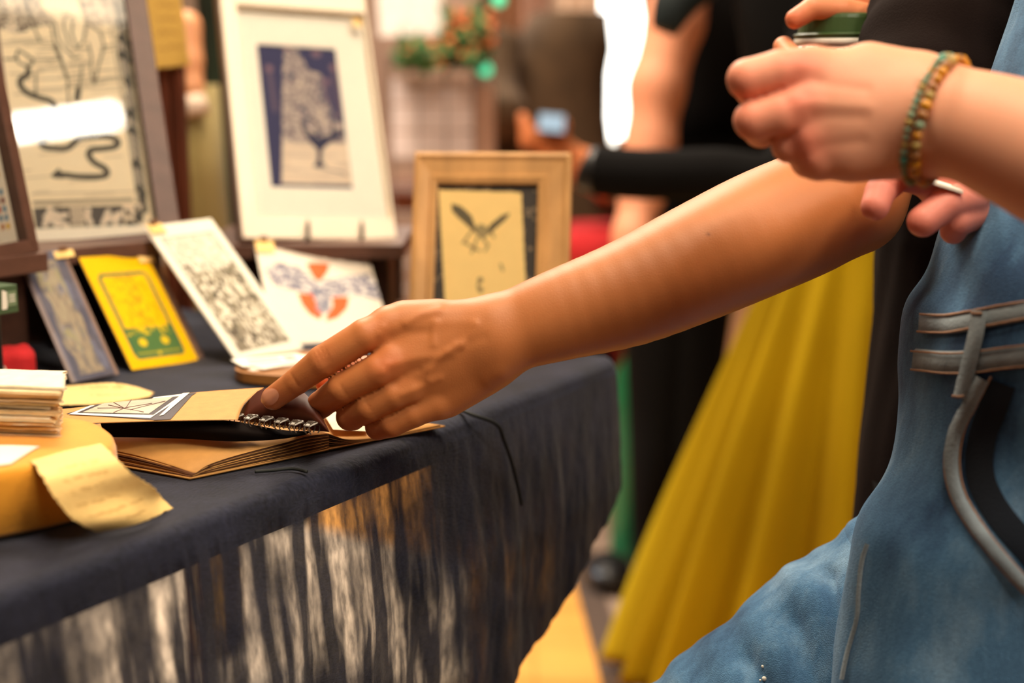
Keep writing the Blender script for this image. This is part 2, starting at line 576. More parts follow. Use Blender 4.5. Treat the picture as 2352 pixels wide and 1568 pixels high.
def cloth_material():
    m = bpy.data.materials.new('sheer_navy_linen'); m.use_nodes = True
    nt = m.node_tree; N = nt.nodes; L = nt.links
    b = N['Principled BSDF']; b.inputs['Roughness'].default_value = .9; b.inputs['Sheen Weight'].default_value = .12; b.inputs['Specular IOR Level'].default_value = .2
    uv = N.new('ShaderNodeUVMap'); uv.uv_map = 'UVMap'
    mp = N.new('ShaderNodeMapping'); mp.inputs['Scale'].default_value = (52, 4.5, 1)
    L.new(uv.outputs[0], mp.inputs[0])
    nz = N.new('ShaderNodeTexNoise'); nz.inputs['Scale'].default_value = 1; nz.inputs['Detail'].default_value = 3; nz.inputs['Distortion'].default_value = .12
    L.new(mp.outputs[0], nz.inputs[0])
    mr = N.new('ShaderNodeMapRange'); mr.inputs['From Min'].default_value = .46; mr.inputs['From Max'].default_value = .62
    mr.inputs['To Min'].default_value = .03; mr.inputs['To Max'].default_value = .62
    L.new(nz.outputs[0], mr.inputs[0])
    # the weave is tight on the top and along the rolled edge, thin only where the cloth hangs
    sep = N.new('ShaderNodeSeparateXYZ'); L.new(uv.outputs[0], sep.inputs[0])
    m2 = N.new('ShaderNodeMapRange'); m2.inputs['From Min'].default_value = 1.005; m2.inputs['From Max'].default_value = 1.03
    L.new(sep.outputs[1], m2.inputs[0])
    mu = N.new('ShaderNodeMath'); mu.operation = 'MULTIPLY'
    # broad patches and fine threads vary how open the weave is
    nb = N.new('ShaderNodeTexNoise'); nb.inputs['Scale'].default_value = 1; nb.inputs['Detail'].default_value = 2
    mpb = N.new('ShaderNodeMapping'); mpb.inputs['Scale'].default_value = (9, 11, 1); L.new(uv.outputs[0], mpb.inputs[0]); L.new(mpb.outputs[0], nb.inputs[0])
    mb_ = N.new('ShaderNodeMapRange'); mb_.inputs['From Min'].default_value = .42; mb_.inputs['From Max'].default_value = .68; mb_.inputs['To Min'].default_value = .18; mb_.inputs['To Max'].default_value = 1.35
    L.new(nb.outputs[0], mb_.inputs[0])
    nf = N.new('ShaderNodeTexNoise'); nf.inputs['Scale'].default_value = 1; nf.inputs['Detail'].default_value = 3
    mpf = N.new('ShaderNodeMapping'); mpf.inputs['Scale'].default_value = (190, 70, 1); L.new(uv.outputs[0], mpf.inputs[0]); L.new(mpf.outputs[0], nf.inputs[0])
    mf_ = N.new('ShaderNodeMapRange'); mf_.inputs['From Min'].default_value = .3; mf_.inputs['From Max'].default_value = .7; mf_.inputs['To Min'].default_value = .45; mf_.inputs['To Max'].default_value = 1.45
    L.new(nf.outputs[0], mf_.inputs[0])
    mA = N.new('ShaderNodeMath'); mA.operation = 'MULTIPLY'; L.new(mb_.outputs[0], mA.inputs[0]); L.new(mf_.outputs[0], mA.inputs[1])
    mB = N.new('ShaderNodeMath'); mB.operation = 'MULTIPLY'; L.new(mA.outputs[0], mB.inputs[0]); L.new(mr.outputs[0], mB.inputs[1])
    m5 = N.new('ShaderNodeMapRange'); m5.inputs['From Min'].default_value = .26; m5.inputs['From Max'].default_value = .44; m5.inputs['To Min'].default_value = 1; m5.inputs['To Max'].default_value = .07
    L.new(sep.outputs[0], m5.inputs[0])
    mu5 = N.new('ShaderNodeMath'); mu5.operation = 'MULTIPLY'; L.new(m5.outputs[0], mu5.inputs[0]); L.new(m2.outputs[0], mu5.inputs[1])
    L.new(mB.outputs[0], mu.inputs[0]); L.new(mu5.outputs[0], mu.inputs[1])
    # weave
    n3 = N.new('ShaderNodeTexNoise'); n3.inputs['Scale'].default_value = 1; n3.inputs['Detail'].default_value = 4
    mp3 = N.new('ShaderNodeMapping'); mp3.inputs['Scale'].default_value = (260, 500, 1)
    L.new(uv.outputs[0], mp3.inputs[0]); L.new(mp3.outputs[0], n3.inputs[0])
    n4 = N.new('ShaderNodeTexNoise'); n4.inputs['Scale'].default_value = 1; n4.inputs['Detail'].default_value = 5
    mp4 = N.new('ShaderNodeMapping'); mp4.inputs['Scale'].default_value = (26, 22, 1)
    L.new(uv.outputs[0], mp4.inputs[0]); L.new(mp4.outputs[0], n4.inputs[0])
    mix = N.new('ShaderNodeMix'); mix.data_type = 'RGBA'
    mix.inputs[6].default_value = (*lin(15, 18, 30), 1); mix.inputs[7].default_value = (*lin(40, 43, 62), 1)
    ad = N.new('ShaderNodeMath'); ad.operation = 'MULTIPLY_ADD'; ad.inputs[1].default_value = .5
    L.new(n3.outputs[0], ad.inputs[0])
    h = N.new('ShaderNodeMath'); h.operation = 'MULTIPLY'; h.inputs[1].default_value = .5
    L.new(n4.outputs[0], h.inputs[0]); L.new(h.outputs[0], ad.inputs[2])
    cr = N.new('ShaderNodeMapRange'); cr.inputs['From Min'].default_value = .35; cr.inputs['From Max'].default_value = .65
    L.new(ad.outputs[0], cr.inputs[0]); L.new(cr.outputs[0], mix.inputs[0])
    L.new(mix.outputs[2], b.inputs['Base Color'])
    bp = N.new('ShaderNodeBump'); bp.inputs['Strength'].default_value = .7; bp.inputs['Distance'].default_value = .002
    L.new(ad.outputs[0], bp.inputs['Height']); L.new(bp.outputs[0], b.inputs['Normal'])
    tr = N.new('ShaderNodeBsdfTransparent'); tr.inputs[0].default_value = (.95, .93, .92, 1)
    mx = N.new('ShaderNodeMixShader')
    L.new(mu.outputs[0], mx.inputs[0]); L.new(b.outputs[0], mx.inputs[1]); L.new(tr.outputs[0], mx.inputs[2])
    L.new(mx.outputs[0], N['Material Output'].inputs[0])
    return m


M['linen'] = cloth_material()

# ================================================================== room
fl = MB().box((-4.6, -1.2, -.05), (8.4, 0, 0), (0, 9.0, 0), (0, 0, .05)).build('floor', mat('floor_base', lin(150, 96, 44), .6))
tag(fl, kind='structure')
# boards of the floor in view, each its own piece
rnd = random.Random(4)
base_board = None
for j in range(24):
    x0 = -1.5 + j * .14
    for k in range(2):
        y0 = 1.5 + k * 1.65 - (j % 3) * .3
        if base_board is None:
            b0 = MB().box((0, 0, 0), (.1385, 0, 0), (0, 1.647, 0), (0, 0, .006)).build('floor_board', M['parquet'], fl, bevel=.001)
            base_board = b0
        else:
            b0 = base_board.copy(); COL.objects.link(b0)
        b0.location = (x0, y0, 0)
tag(MB().box((-4.6, 7.8, 0), (8.4, 0, 0), (0, .1, 0), (0, 0, 3.2)).build('wall_back', M['wall']), kind='structure')
tag(MB().box((-4.7, -1.2, 0), (.1, 0, 0), (0, 9, 0), (0, 0, 3.2)).build('wall_left', M['wall']), kind='structure')
tag(MB().box((3.8, -1.2, 0), (.1, 0, 0), (0, 9, 0), (0, 0, 3.2)).build('wall_right', M['wall']), kind='structure')
tag(MB().box((-4.6, 7.77, 0), (8.4, 0, 0), (0, .03, 0), (0, 0, .12)).build('baseboard_back', M['white_frame']), kind='structure')

# carpet runner on the floor behind the table
q = [T(1298, 1250, .012), T(1392, 1600, .012), T(1900, 1640, .012), T(1800, 1150, .012)]
q0 = q[0]; dr = (q[1] - q[0]).normalized(); rt = Vector((dr.y * -1, dr.x, 0)) * 1.0
if rt.x < 0: rt = -rt
rug = empty('carpet_runner', q0, 'taupe carpet runner with a dark border on the honey wood floor', 'carpet')
A0 = Vector((q0.x, q0.y, .006)) - dr * 1.6
MB().box(A0, dr * 2.6, rt * .05, (0, 0, .010)).build('border', M['taupe_dark'], rug)
MB().box(A0 + rt * .05, dr * 2.6, rt * 1.7, (0, 0, .008)).build('pile', M['taupe'], rug)

gr = [T(1085, 1600, .004), T(1075, 1300, .004), T(560, 1180, .004), T(-300, 1350, .004), T(-600, 2000, .004), T(800, 2600, .004)]
rg = MB().rings([[Vector((p.x, p.y, .0065)) for p in gr], [Vector((p.x, p.y, .012)) for p in gr]]).build('rug', mat('added_pale_rug', lin(200, 178, 150), .95, .25, 6, .4, 200))  # added rug, turns the floor spot pale behind the cloth
tag(rg, 'pale grey rug added on the floor to whiten the light seen through the sheer navy cloth', 'rug')

# ================================================================== table and cloth
E0, E1 = T(0, 1368), T(1432, 818)
ed = (E1 - E0).normalized(); em = Vector((-ed.y, ed.x, 0)); LEN = (E1 - E0).length
S0 = -.75


def vplane(px, py, A=None, n=None):
    """pixel on the hanging front of the cloth -> (along edge, height)"""
    r = ray(px, py)
    t = (E0 - CAM).dot(em) / r.dot(em)
    q = CAM + r * t
    return (q - E0).dot(ed), q.z


tb = empty('trestle_table', (E0 + em * .4) * 1.0 - Vector((0, 0, TZ)), 'folding table hidden under the navy linen cloth', 'table')
o = E0 + ed * (S0 + .02) + em * .012; o.z = TZ - .034
MB().box(o, ed * (LEN - S0 - .04), em * .95, (0, 0, .031)).build('table_top', M['cloth_dark'], tb, bevel=.003)
for a_, b_ in ((S0 + .2, .72), (LEN - .36, .72), (S0 + .2, .9), (LEN - .36, .9)):
    c = E0 + ed * a_ + em * b_
    MB().tube([Vector((c.x, c.y, .0)), Vector((c.x, c.y, TZ - .034))], .013, 10).build('leg', M['grid'], tb, smooth=False)

hem_px = [(1441, 1010), (1428, 1065), (1372, 1195), (1305, 1315), (1270, 1395), (1205, 1480), (1150, 1568), (1080, 1680)]
hem = sorted([vplane(*p) for p in hem_px])
hs = [h[0] for h in hem]; hz = [max(.06, h[1]) for h in hem]


def cloth():
    NS = 620
    ss = np.linspace(S0, LEN, NS)
    prof = []
    for q_ in np.linspace(1.0, .02, 40): prof.append(('t', q_))
    for a_ in np.linspace(0, math.pi / 2, 7): prof.append(('r', a_))
    for t_ in np.linspace(0.012, 1, 130): prof.append(('d', t_))
    R = .011
    V = []; UV = []
    for s in ss:
        zb = interp(hs, hz, s)
        if s < hs[0]: zb = max(.06, hz[0] - (hs[0] - s) * .8)
        far = (s - (LEN - .02)) / .02
        inset = max(0, far) ** 2 * .012
        for kind, a in prof:
            if kind == 't':
                n = mnoise.noise(Vector((s * 9, a * 9, 1))) * .0010 + mnoise.noise(Vector((s * 30, a * 30, 3))) * .0005
                p = E0 + ed * s + em * a; p.z = TZ - .0012 + n - (.0 if a < .97 else .01)
                v_ = 1 - a
            elif kind == 'r':
                n = mnoise.noise(Vector((s * 22, 7, 1))) * .0012
                p = E0 + ed * s + em * (R - R * math.sin(a) + inset + n); p.z = TZ - .0012 - R * (1 - math.cos(a))
                v_ = 1 + R * a * .5
            else:
                z = TZ - R - a * (TZ - R - zb)
                dpt = TZ - z
                amp = min(1, dpt / .12)
                f = (mnoise.noise(Vector((s * 18 + dpt * 1.5, dpt * 2.0, 5))) * .010 + mnoise.noise(Vector((s * 48, dpt * 6, 9))) * .0035) * amp
                f += mnoise.noise(Vector((s * 95 + dpt * 12, dpt * 26, 2))) * .0016 * amp + mnoise.noise(Vector((s * 190, dpt * 70, 7))) * .0006
                p = E0 + ed * (s + .0) + em * (inset + f - .012 * amp); p.z = z
                v_ = 1 + dpt
            V.append(p); UV.append((s, v_))
    n = len(prof); F = []
    for i in range(NS - 1):
        for k in range(n - 1):
            F.append((i * n + k, i * n + k + 1, (i + 1) * n + k + 1, (i + 1) * n + k))
    # far end hanging down
    base = len(V); NB = 40; NR = 16
    for j in range(NB):
        b_ = j / (NB - 1) * 1.0
        for k in range(NR):
            dpt = k / (NR - 1) * (TZ - hz[-1]) * (1 - .25 * b_)
            p = E1 + em * (b_ + .012) + ed * (.0 + min(dpt, .01) * .8 + mnoise.noise(Vector((b_ * 14, dpt * 3, 4))) * .006 * min(1, dpt / .05)); p.z = TZ - .0012 - dpt
            V.append(p); UV.append((LEN + dpt, 1 - b_))
    for j in range(NB - 1):
        for k in range(NR - 1):
            a = base + j * NR + k
            F.append((a, a + NR, a + NR + 1, a + 1))
    me = bpy.data.meshes.new('tablecloth')
    me.from_pydata([tuple(v) for v in V], [], F)
    me.polygons.foreach_set('use_smooth', [True] * len(F))
    uvl = me.uv_layers.new(name='UVMap')
    li = np.empty(len(me.loops), np.int32); me.loops.foreach_get('vertex_index', li)
    uvl.data.foreach_set('uv', np.array(UV, np.float32)[li].ravel())
    o = link('tablecloth', me, M['linen'])
    tag(o, 'dark navy sheer linen cloth draped over the market table', 'tablecloth')


cloth()

# ================================================================== riser behind the cards


def riser(pa, pb, z, back, label, ends):
    Ra, Rb = T(*pa, z), T(*pb, z)
    ru = (Rb - Ra).normalized(); rm = Vector((-ru.y, ru.x, 0)); RL = (Rb - Ra).length
    rs = empty('display_riser', Vector((Ra.x, Ra.y, TZ)), label, 'riser')
    MB().box(Ra - Vector((0, 0, .015)), ru * RL, rm * back, (0, 0, .015)).build('shelf_board', M['wood_brown'], rs, bevel=.0015)
    zb_ = TZ + .0005
    for a_ in ends(RL):
        p = Ra + ru * a_ + rm * .03; p.z = zb_
        MB().box(p, ru * .012, rm * (back - .06), (0, 0, z - .0155 - zb_)).build('side_panel', M['cloth_dark'], rs)
    p = Ra + rm * (back * .7) + ru * .012; p.z = zb_
    MB().box(p, ru * (RL - .024), rm * .010, (0, 0, z - .0155 - zb_)).build('back_panel', M['cloth_dark'], rs)
    return Ra, rm


LA, LM = riser((-330, 615), (442, 545), .842, .16, 'dark brown wooden riser at the left carrying the snake print frame', lambda L: (.01, L - .03))
QA, QM = riser((446, 562), (925, 562), .8215, .20, 'dark brown wooden riser carrying the white framed tree print', lambda L: (.01, L - .03))


def fit3(BLpx, TLpx, BRpx, A_, M_, gap=.004, z=TZ + .001):
    """card standing on the table at BL, its top left just before the riser, its right foot found so the corner is square"""
    BL = T(*BLpx, z); r = ray(*TLpx)
    d = ((A_ - CAM).dot(M_) - gap) / r.dot(M_)
    TL = CAM + r * d
    rb = ray(*BRpx); n = TL - BL
    db = (BL - CAM).dot(n) / rb.dot(n)
    BR = CAM + rb * db
    print('card', BLpx, 'TL d %.3f' % d, 'BR d %.3f z %.4f' % (db, BR.z))
    return BL, BR, TL


# ================================================================== framed prints
def frame_thing(name, R, bar, depth, m_face, m_side, label, cat, mount, art, canvas_fn, glass_rgh=.02, backdepth=None, res=.0008, inner_lip=None):
    """R: outer rectangle of the frame's front face"""
    e = empty(name, R.o, label, cat)
    W, H = R.w, R.h
    def rail(a, b, c, d):
        V = []
        for off in (-depth, 0):
            V += [R.pt(*a, off), R.pt(*b, off), R.pt(*c, off), R.pt(*d, off)]
        # inner edge a little lower than the outer one
        mb = MB(); mb.add(V, [(3, 2, 1, 0), (4, 5, 6, 7), (0, 1, 5, 4), (1, 2, 6, 5), (2, 3, 7, 6), (3, 0, 4, 7)])
        mb.build('frame_rail', m_face, e, bevel=.0008)
    bl, br, bt, bb = bar
    rail((0, 0), (W, 0), (W - br, bb), (bl, bb))
    rail((W, 0), (W, H), (W - br, H - bt), (W - br, bb))
    rail((W, H), (0, H), (bl, H - bt), (W - br, H - bt))
    rail((0, H), (0, 0), (bl, bb), (bl, H - bt))
    z0 = -depth * .55
    R.sub(.004, .004, W - .004, H - .004, -depth * .95).slab('backing_board', M['cloth_dark'], e, .002)
    ai = art
    if mount:
        q = [(bl - .002, bb - .002), (W - br + .002, bb - .002), (W - br + .002, H - bt + .002), (bl - .002, H - bt + .002)]
        i = [(ai[0], ai[1]), (ai[2], ai[1]), (ai[2], ai[3]), (ai[0], ai[3])]
        V = [R.pt(x, y, z0) for x, y in q] + [R.pt(x, y, z0) for x, y in i] + [R.pt(x, y, z0 - .002) for x, y in i]
        F = []
        for k in range(4):
            k2 = (k + 1) % 4
            F += [(k, k2, 4 + k2, 4 + k), (4 + k, 4 + k2, 8 + k2, 8 + k)]
        mkobj('mount', V, F, M['mat_board'], e)
    RA = R.sub(ai[0] - .001, ai[1] - .001, ai[2] + .001, ai[3] + .001, z0 - .0025)
    cv = Canvas(RA, res, (236, 218, 190))
    canvas_fn(cv)
    cv.build('print', M['print'], e)
    R.sub(bl - .002, bb - .002, W - br + .002, H - bt + .002, z0 + .003).slab('glass_pane', M['glass'], e, .0005) if False else \
        mkobj('glass_pane', [R.pt(bl - .001, bb - .001, z0 + .003), R.pt(W - br + .001, bb - .001, z0 + .003), R.pt(W - br + .001, H - bt + .001, z0 + .003), R.pt(bl - .001, H - bt + .001, z0 + .003)], [(0, 1, 2, 3)], M['glass'], e)
    return e


z1 = lambda L_: [(x / 2.613, y / 2.613) for x, y in L_]
rng = np.random.RandomState(3)
INK = (70, 66, 58)


def art_snake(c):
    X, Y = c.X, c.Y
    c.C[:] = np.array(lin(238, 218, 182))
    # dark reed bed at the top
    n1 = c.noise(.004, .0016, 1); n2 = c.noise(.0015, .008, 2)
    y0 = c.pts([(120, 75)])[0][1]
    top = (Y > y0 + (c.noise(.02, .02, 8) - .5) * .02)
    c.put(top * 1.0, (92, 82, 74)); c.put(top * ((n2 > .56) | (n1 > .66)), (214, 196, 170))
    # water lines
    for k in range(34):
        y = c.pts([(150, 78 + k * 4.0)])[0][1]
        x = rng.rand() * c.R.w * .7; L_ = (.1 + rng.rand() * .3) * c.R.w
        c.line([(x, y), (x + L_, y + rng.randn() * .001), (x + L_ * 1.5, y + .001)], .0012, (120, 108, 92), False, .75)
    for k in range(16):
        y = c.pts([(150, 215 + k * 17)])[0][1]
        x = rng.rand() * c.R.w * .7; L_ = (.05 + rng.rand() * .2) * c.R.w
        c.line([(x, y), (x + L_, y)], .0014, (176, 160, 132), False, .7)
    # wading bird: body, wings, legs, neck
    body = z1([(230, -60), (240, 40), (330, 130), (370, 210), (390, 260), (430, 300), (460, 345), (500, 270), (540, 160), (600, 160), (630, 230), (600, 300), (640, 300), (560, 130), (480, 30), (440, -60)])
    c.poly(z1([(230, -60), (235, 60), (310, 120), (340, 250), (400, 400), (420, 300), (500, 250), (520, 120), (480, 20), (430, -60)]), (240, 222, 188))
    c.poly(z1([(530, 140), (590, 170), (620, 250), (600, 300), (560, 400), (545, 300), (520, 230)]), (232, 212, 178))
    for L_ in ([(230, -60), (240, 50), (330, 130), (350, 230), (390, 300), (450, 350), (480, 340)], [(480, 20), (520, 130), (500, 250), (460, 290), (430, 200), (440, 110), (390, 80), (380, 160), (420, 290)],
               [(340, 270), (380, 400), (405, 460), (415, 660)], [(310, 150), (330, 290), (370, 380), (400, 470)], [(540, 150), (600, 190), (625, 280), (590, 400), (570, 500)], [(530, 260), (550, 350), (545, 400), (560, 500)],
               [(490, 400), (485, 470), (465, 590)], [(150, -40), (160, 60), (240, 250)], [(550, 640), (545, 820)], [(640, 680), (638, 820)], [(215, 440), (215, 560)]):
        c.line(z1(L_), .0022, INK, a=.85)
    c.line(z1([(470, 540), (462, 595)]), .006, INK)
    # snake
    w_ = .0058
    sn1 = catmull([Vector((x, y, 0)) for x, y in z1([(170, 420), (165, 450), (125, 475), (124, 515), (165, 560), (240, 588), (300, 605), (325, 640), (310, 700), (285, 790)])], 6)
    sn2 = catmull([Vector((x, y, 0)) for x, y in z1([(290, 815), (250, 845), (262, 880), (330, 890), (405, 888), (450, 850), (480, 828), (560, 820), (660, 822), (706, 850), (690, 880), (620, 892), (550, 900), (533, 930), (565, 975), (630, 1012), (640, 1045), (600, 1060), (470, 1060), (390, 1050), (330, 1052)])], 6)
    c.line([(p.x, p.y) for p in sn1], w_, INK); c.line([(p.x, p.y) for p in sn2], w_ * 1.05, INK)
    c.poly(z1([(305, 1055), (350, 1010), (395, 1050), (390, 1070), (330, 1072)]), INK)
    c.line(z1([(30, 355), (90, 355), (110, 300), (160, 330), (200, 360), (190, 390), (160, 400), (165, 425)]), .0022, INK)
    c.line(z1([(160, 400), (110, 375), (100, 340)]), .002, INK)
    # right border: column of dark blotches between thin rules
    for (xa, ya, xb, yb, w2) in ((640, 0, 840, 1300, .0012), (745, 0, 925, 1300, .0012), (660, 0, 850, 1300, .001)):
        c.line(z1([(xa, ya), (xb, yb)]), w2, (120, 108, 96))
    for k in range(26):
        t = k / 25; x = 700 + 155 * t; y = -20 + 1250 * t
        if abs(y - 660) < 0: continue
        c.line(z1([(x - 12 + rng.rand() * 14, y), (x + 6 + rng.rand() * 12, y + 34)]), .006 + .005 * rng.rand(), INK if rng.rand() > .25 else (150, 138, 122))
        c.line(z1([(x + 20, y), (x + 26, y + 20)]), .002, INK)
    # bottom band
    c.poly(z1([(205, 1245), (850, 1225), (860, 1345), (215, 1370)]), (222, 200, 172))
    c.poly(z1([(200, 1247), (420, 1240), (428, 1362), (215, 1372)]), (84, 78, 72))
    c.poly(z1([(505, 1238), (735, 1232), (745, 1352), (510, 1360)]), (84, 78, 72))
    for L_ in ([(270, 1350), (300, 1260)], [(275, 1300), (330, 1280)], [(300, 1310), (345, 1350)], [(340, 1300), (395, 1290)], [(350, 1330), (400, 1350)], [(530, 1260), (525, 1300), (545, 1340)], [(620, 1340), (650, 1270)], [(650, 1320), (700, 1290)], [(690, 1340), (720, 1280)]):
        c.line(z1(L_), .005, (225, 205, 180))
    for y in (1250, 1285, 1320, 1352): c.line(z1([(432, y), (495, y - 3)]), .0035, (150, 136, 118))
    for k in range(14):
        x = 760 + rng.rand() * 80; y = 1240 + rng.rand() * 110
        c.line(z1([(x, y), (x + 14, y + 22)]), .004, INK)
    for k in range(40): c.disc(z1([(205 + 15 * k, 1214 - k * .5)])[0], .0014, (110, 98, 84))
    c.line(z1([(190, 1165), (830, 1150)]), .0012, (170, 150, 124)); c.line(z1([(200, 1228), (850, 1208)]), .0012, (150, 130, 110))
    # white paper margin at the foot
    c.poly(z1([(200, 1375), (880, 1350), (900, 1460), (200, 1480)]), (244, 232, 210))


# frame with the snake and wading bird print
BR = T(418, 543, .8428); TR = P(303, -230, 1.455)
BL = lean(BR, TR, (34, 579))[2]
print('R1 BL', proj(BL), BL.z)
R1 = Rect(BL, BR, TR + (BL - BR))
bb = R1.uv(0, 0)
l_in = .012
# inner opening from the photo
u_r = R1.uv(352, 440)[0]; v_b = R1.uv(210, 546)[1]
wr = R1.w - u_r
f1 = frame_thing('picture_frame', R1, (.012, wr, .02, v_b), .022, M['wood_brown'], M['wood_brown'],
                 'dark brown frame holding the black and cream snake and wading bird print', 'picture frame', False,
                 (.012, v_b, R1.w - wr, R1.h - .02), art_snake, res=.0007)

# the frame at the left edge, nearer, cut by the picture
BL0 = P(-230, 640, 1.14); BR0 = P(92, 577, 1.25)
TR0 = lean(BR0, BL0, (0, 130))[2]
tl0 = TR0 + (BL0 - BR0)
up0 = (TR0 - BR0).normalized() * .34
R0 = Rect(BL0, BR0, BL0 + up0)


o0 = R0.pt(0, 0, 0); u0 = R0.u.copy(); u0.z = 0; u0.normalize(); n0 = Vector((u0.y, -u0.x, 0))
zt0 = R0.pt(R0.w, 0, 0).z - .001
pb0 = Vector((o0.x, o0.y, 0)) + n0 * .004 - u0 * .05
blk = empty('display_riser', Vector((pb0.x, pb0.y, TZ)), 'brown wooden shelf edge at the far left carrying the frame cut by the picture', 'riser')
MB().box(Vector((pb0.x, pb0.y, zt0 - .017)), u0 * (R0.w + .055), n0 * -.045, (0, 0, .017)).build('shelf_board', M['wood_brown'], blk, bevel=.0015)
MB().box(Vector((pb0.x, pb0.y, TZ + .0005)) - n0 * .028, u0 * (R0.w + .050), n0 * -.010, (0, 0, zt0 - .0175 - TZ - .0005)).build('back_panel', M['cloth_dark'], blk)


def art_blocks(c):
    c.C[:] = np.array(lin(236, 222, 196))
    r = random.Random(5)
    W, H = c.R.w, c.R.h
    cols = [(176, 58, 40), (96, 134, 156), (222, 176, 40), (120, 44, 30), (190, 120, 60)]
    for k in range(40):
        y = .012 + k * .0075
        for x in (W - .010, W - .0155, W - .021):
            if r.random() > .25:
                c.poly([(x, y), (x + .004, y + .001), (x + .004, y + .006), (x, y + .0055)], cols[r.randrange(5)], False)
    c.poly([(.01, .02), (W - .03, .02), (W - .03, H - .03), (.01, H - .03)], (208, 186, 150), False)


wr0 = R0.w - R0.uv(48, 470)[0]
frame_thing('picture_frame', R0, (.014, wr0, .02, .012), .022, M['wood_brown'], M['wood_brown'],
            'brown frame cut by the left edge, its print bordered with red, blue and yellow blocks', 'picture frame', False,
            (.014, .012, R0.w - wr0, R0.h - .02), art_blocks, res=.0009)


# white frame with the navy tree print
z6 = lambda L_: [(440 + x / 2.613, y / 2.613) for x, y in L_]


def art_tree(c):
    navy = (48, 48, 84)
    c.C[:] = np.array(lin(*navy))
    n1 = c.noise(.003, .003, 3); n2 = c.noise(.008, .010, 4); n3 = c.noise(.05, .0016, 5)
    g = c.poly(z6([(545, 800), (620, 860), (720, 850), (950, 855), (1010, 1110), (540, 1100)]), (0, 0, 0), ret=True)
    c.put(g, (226, 204, 178)); c.put(g * (n3 > .55) * .35, (150, 134, 130))
    t = c.poly(z6([(560, 240), (600, 240), (650, 330), (700, 420), (780, 450), (790, 540), (830, 640), (900, 740), (945, 800), (945, 860), (545, 860), (545, 700), (548, 420)]), (0, 0, 0), ret=True)
    c.put(t * np.clip(.45 + (n2 - .4) * 1.2, 0, .85), (178, 160, 150))
    c.put(t * (n1 > .62) * .5, (212, 192, 172))
    c.put(t * (n1 < .3) * .5, navy)
    c.put(c.poly(z6([(545, 800), (545, 1090), (500, 1090), (430, 420), (480, 420)]), (0, 0, 0), ret=True) * .0, navy)
    for L_, w_ in (([(765, 1000), (765, 900), (720, 850), (670, 780), (660, 730)], .004), ([(765, 950), (770, 880), (820, 830), (880, 790), (930, 790)], .004), ([(730, 860), (760, 790), (740, 720), (690, 710)], .0025), ([(790, 850), (840, 820), (850, 750)], .003)):
        c.line(z6(L_), w_, (40, 42, 70))
    c.poly(z6([(690, 770), (760, 830), (860, 800), (930, 800), (830, 855), (785, 900), (780, 970), (810, 1000), (730, 1000), (755, 960), (755, 900), (720, 840)]), (40, 42, 70))
    c.line(z6([(740, 1000), (840, 1020), (930, 1045)]), .0016, (90, 84, 96))
    # lamp reflections painted into the print: pale streaks with round discs
    for (x, y, y2, x2) in ((465, 410, 660, 500), (850, 405, 700, 890), (805, 490, 620, 820)):
        c.line(z6([(x, y), (x2, y2)]), .006, (112, 90, 104), a=.5)
        c.disc(z6([(x, y)])[0], .0046, (130, 100, 112), a=.8)
    c.disc(z6([(570, 275)])[0], .005, (168, 130, 132), a=.8); c.disc(z6([(748, 320)])[0], .0055, (122, 96, 110), a=.9)


BL = P(559, 546, 1.515); TL2 = P(502, -42, 1.615)
BR = lean(BL, TL2, (912, 550))[2]
print('R2', proj(BR), BR.z, BL.z)
R2 = Rect(BL, BR, TL2)
ul, vb = R2.uv(592, 497); ur, vt = R2.uv(838, 30)
a0 = R2.uv(633, 415); a1 = R2.uv(777, 97)
frame_thing('picture_frame', R2, (ul, R2.w - ur, R2.h - vt, vb), .026, M['white_frame'], M['wood_grey'],
            'white frame with a wide mount around the navy blue tree print', 'picture frame', True,
            (R2.uv(618, 300)[0], a0[1], R2.uv(803, 300)[0], R2.uv(700, 92)[1]), art_tree, res=.0006)
# taupe sides of that frame
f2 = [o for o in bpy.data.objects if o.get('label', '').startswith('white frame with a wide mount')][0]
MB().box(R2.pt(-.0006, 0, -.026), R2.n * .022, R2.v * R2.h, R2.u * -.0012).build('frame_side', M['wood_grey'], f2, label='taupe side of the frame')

# small kraft price tag clipped on the glass of that frame
def clip_tag(pA, size, m, label, tilt=0, n=None, parent=None, u=None, v=None, group='small kraft price tags'):
    e = empty('price_tag', pA, label, 'tag', group)
    u = u or RGT; v = v or UPV; n_ = u.cross(v)
    a = size[0]; b = size[1]
    MB().box(pA - u * a / 2 - v * b, u * a, v * b, n_ * .0008).build('tag_paper', m, e, bevel=.0003)
    MB().box(pA - u * a * .22 - v * b * .1 + n_ * .0006, u * a * .44, v * b * .35, n_ * .003).build('peg', M['kraft_dark'], e, bevel=.0005)
    return e


g = R2.uv(818, 45)
clip_tag(R2.pt(g[0], g[1], .001), (.010, .010), M['tag'], 'tiny kraft tag at the top right of the white frame', u=R2.u, v=R2.v)

# easel of the white frame
es = empty('display_easel', R2.pt(R2.w * .5, 0, -.05), 'small black wire easel under the white frame', 'easel')
for px_ in (703, 826):
    a = R2.uv(px_, 545)[0]
    MB().tube([R2.pt(a, -.001, -.04), R2.pt(a, -.003, .004), R2.pt(a, -.001, .010), R2.pt(a + .001, .012, .010), R2.pt(a + .002, .018, .008)], [.0016, .0018, .0022, .0022, .0014], 8).build('hook', M['black'], es, smooth=True)
    base = R2.pt(a, 0, -.035); base.z = .8225
    MB().tube([R2.pt(a, .10, -.03), R2.pt(a, -.001, -.04), base], .0018, 8).build('leg', M['black'], es, smooth=True)
bs = R2.pt(R2.w * .5, 0, -.13); bs.z = .8225
MB().tube([R2.pt(R2.w * .5, .10, -.03), bs], .0018, 8).build('back_leg', M['black'], es, smooth=True)

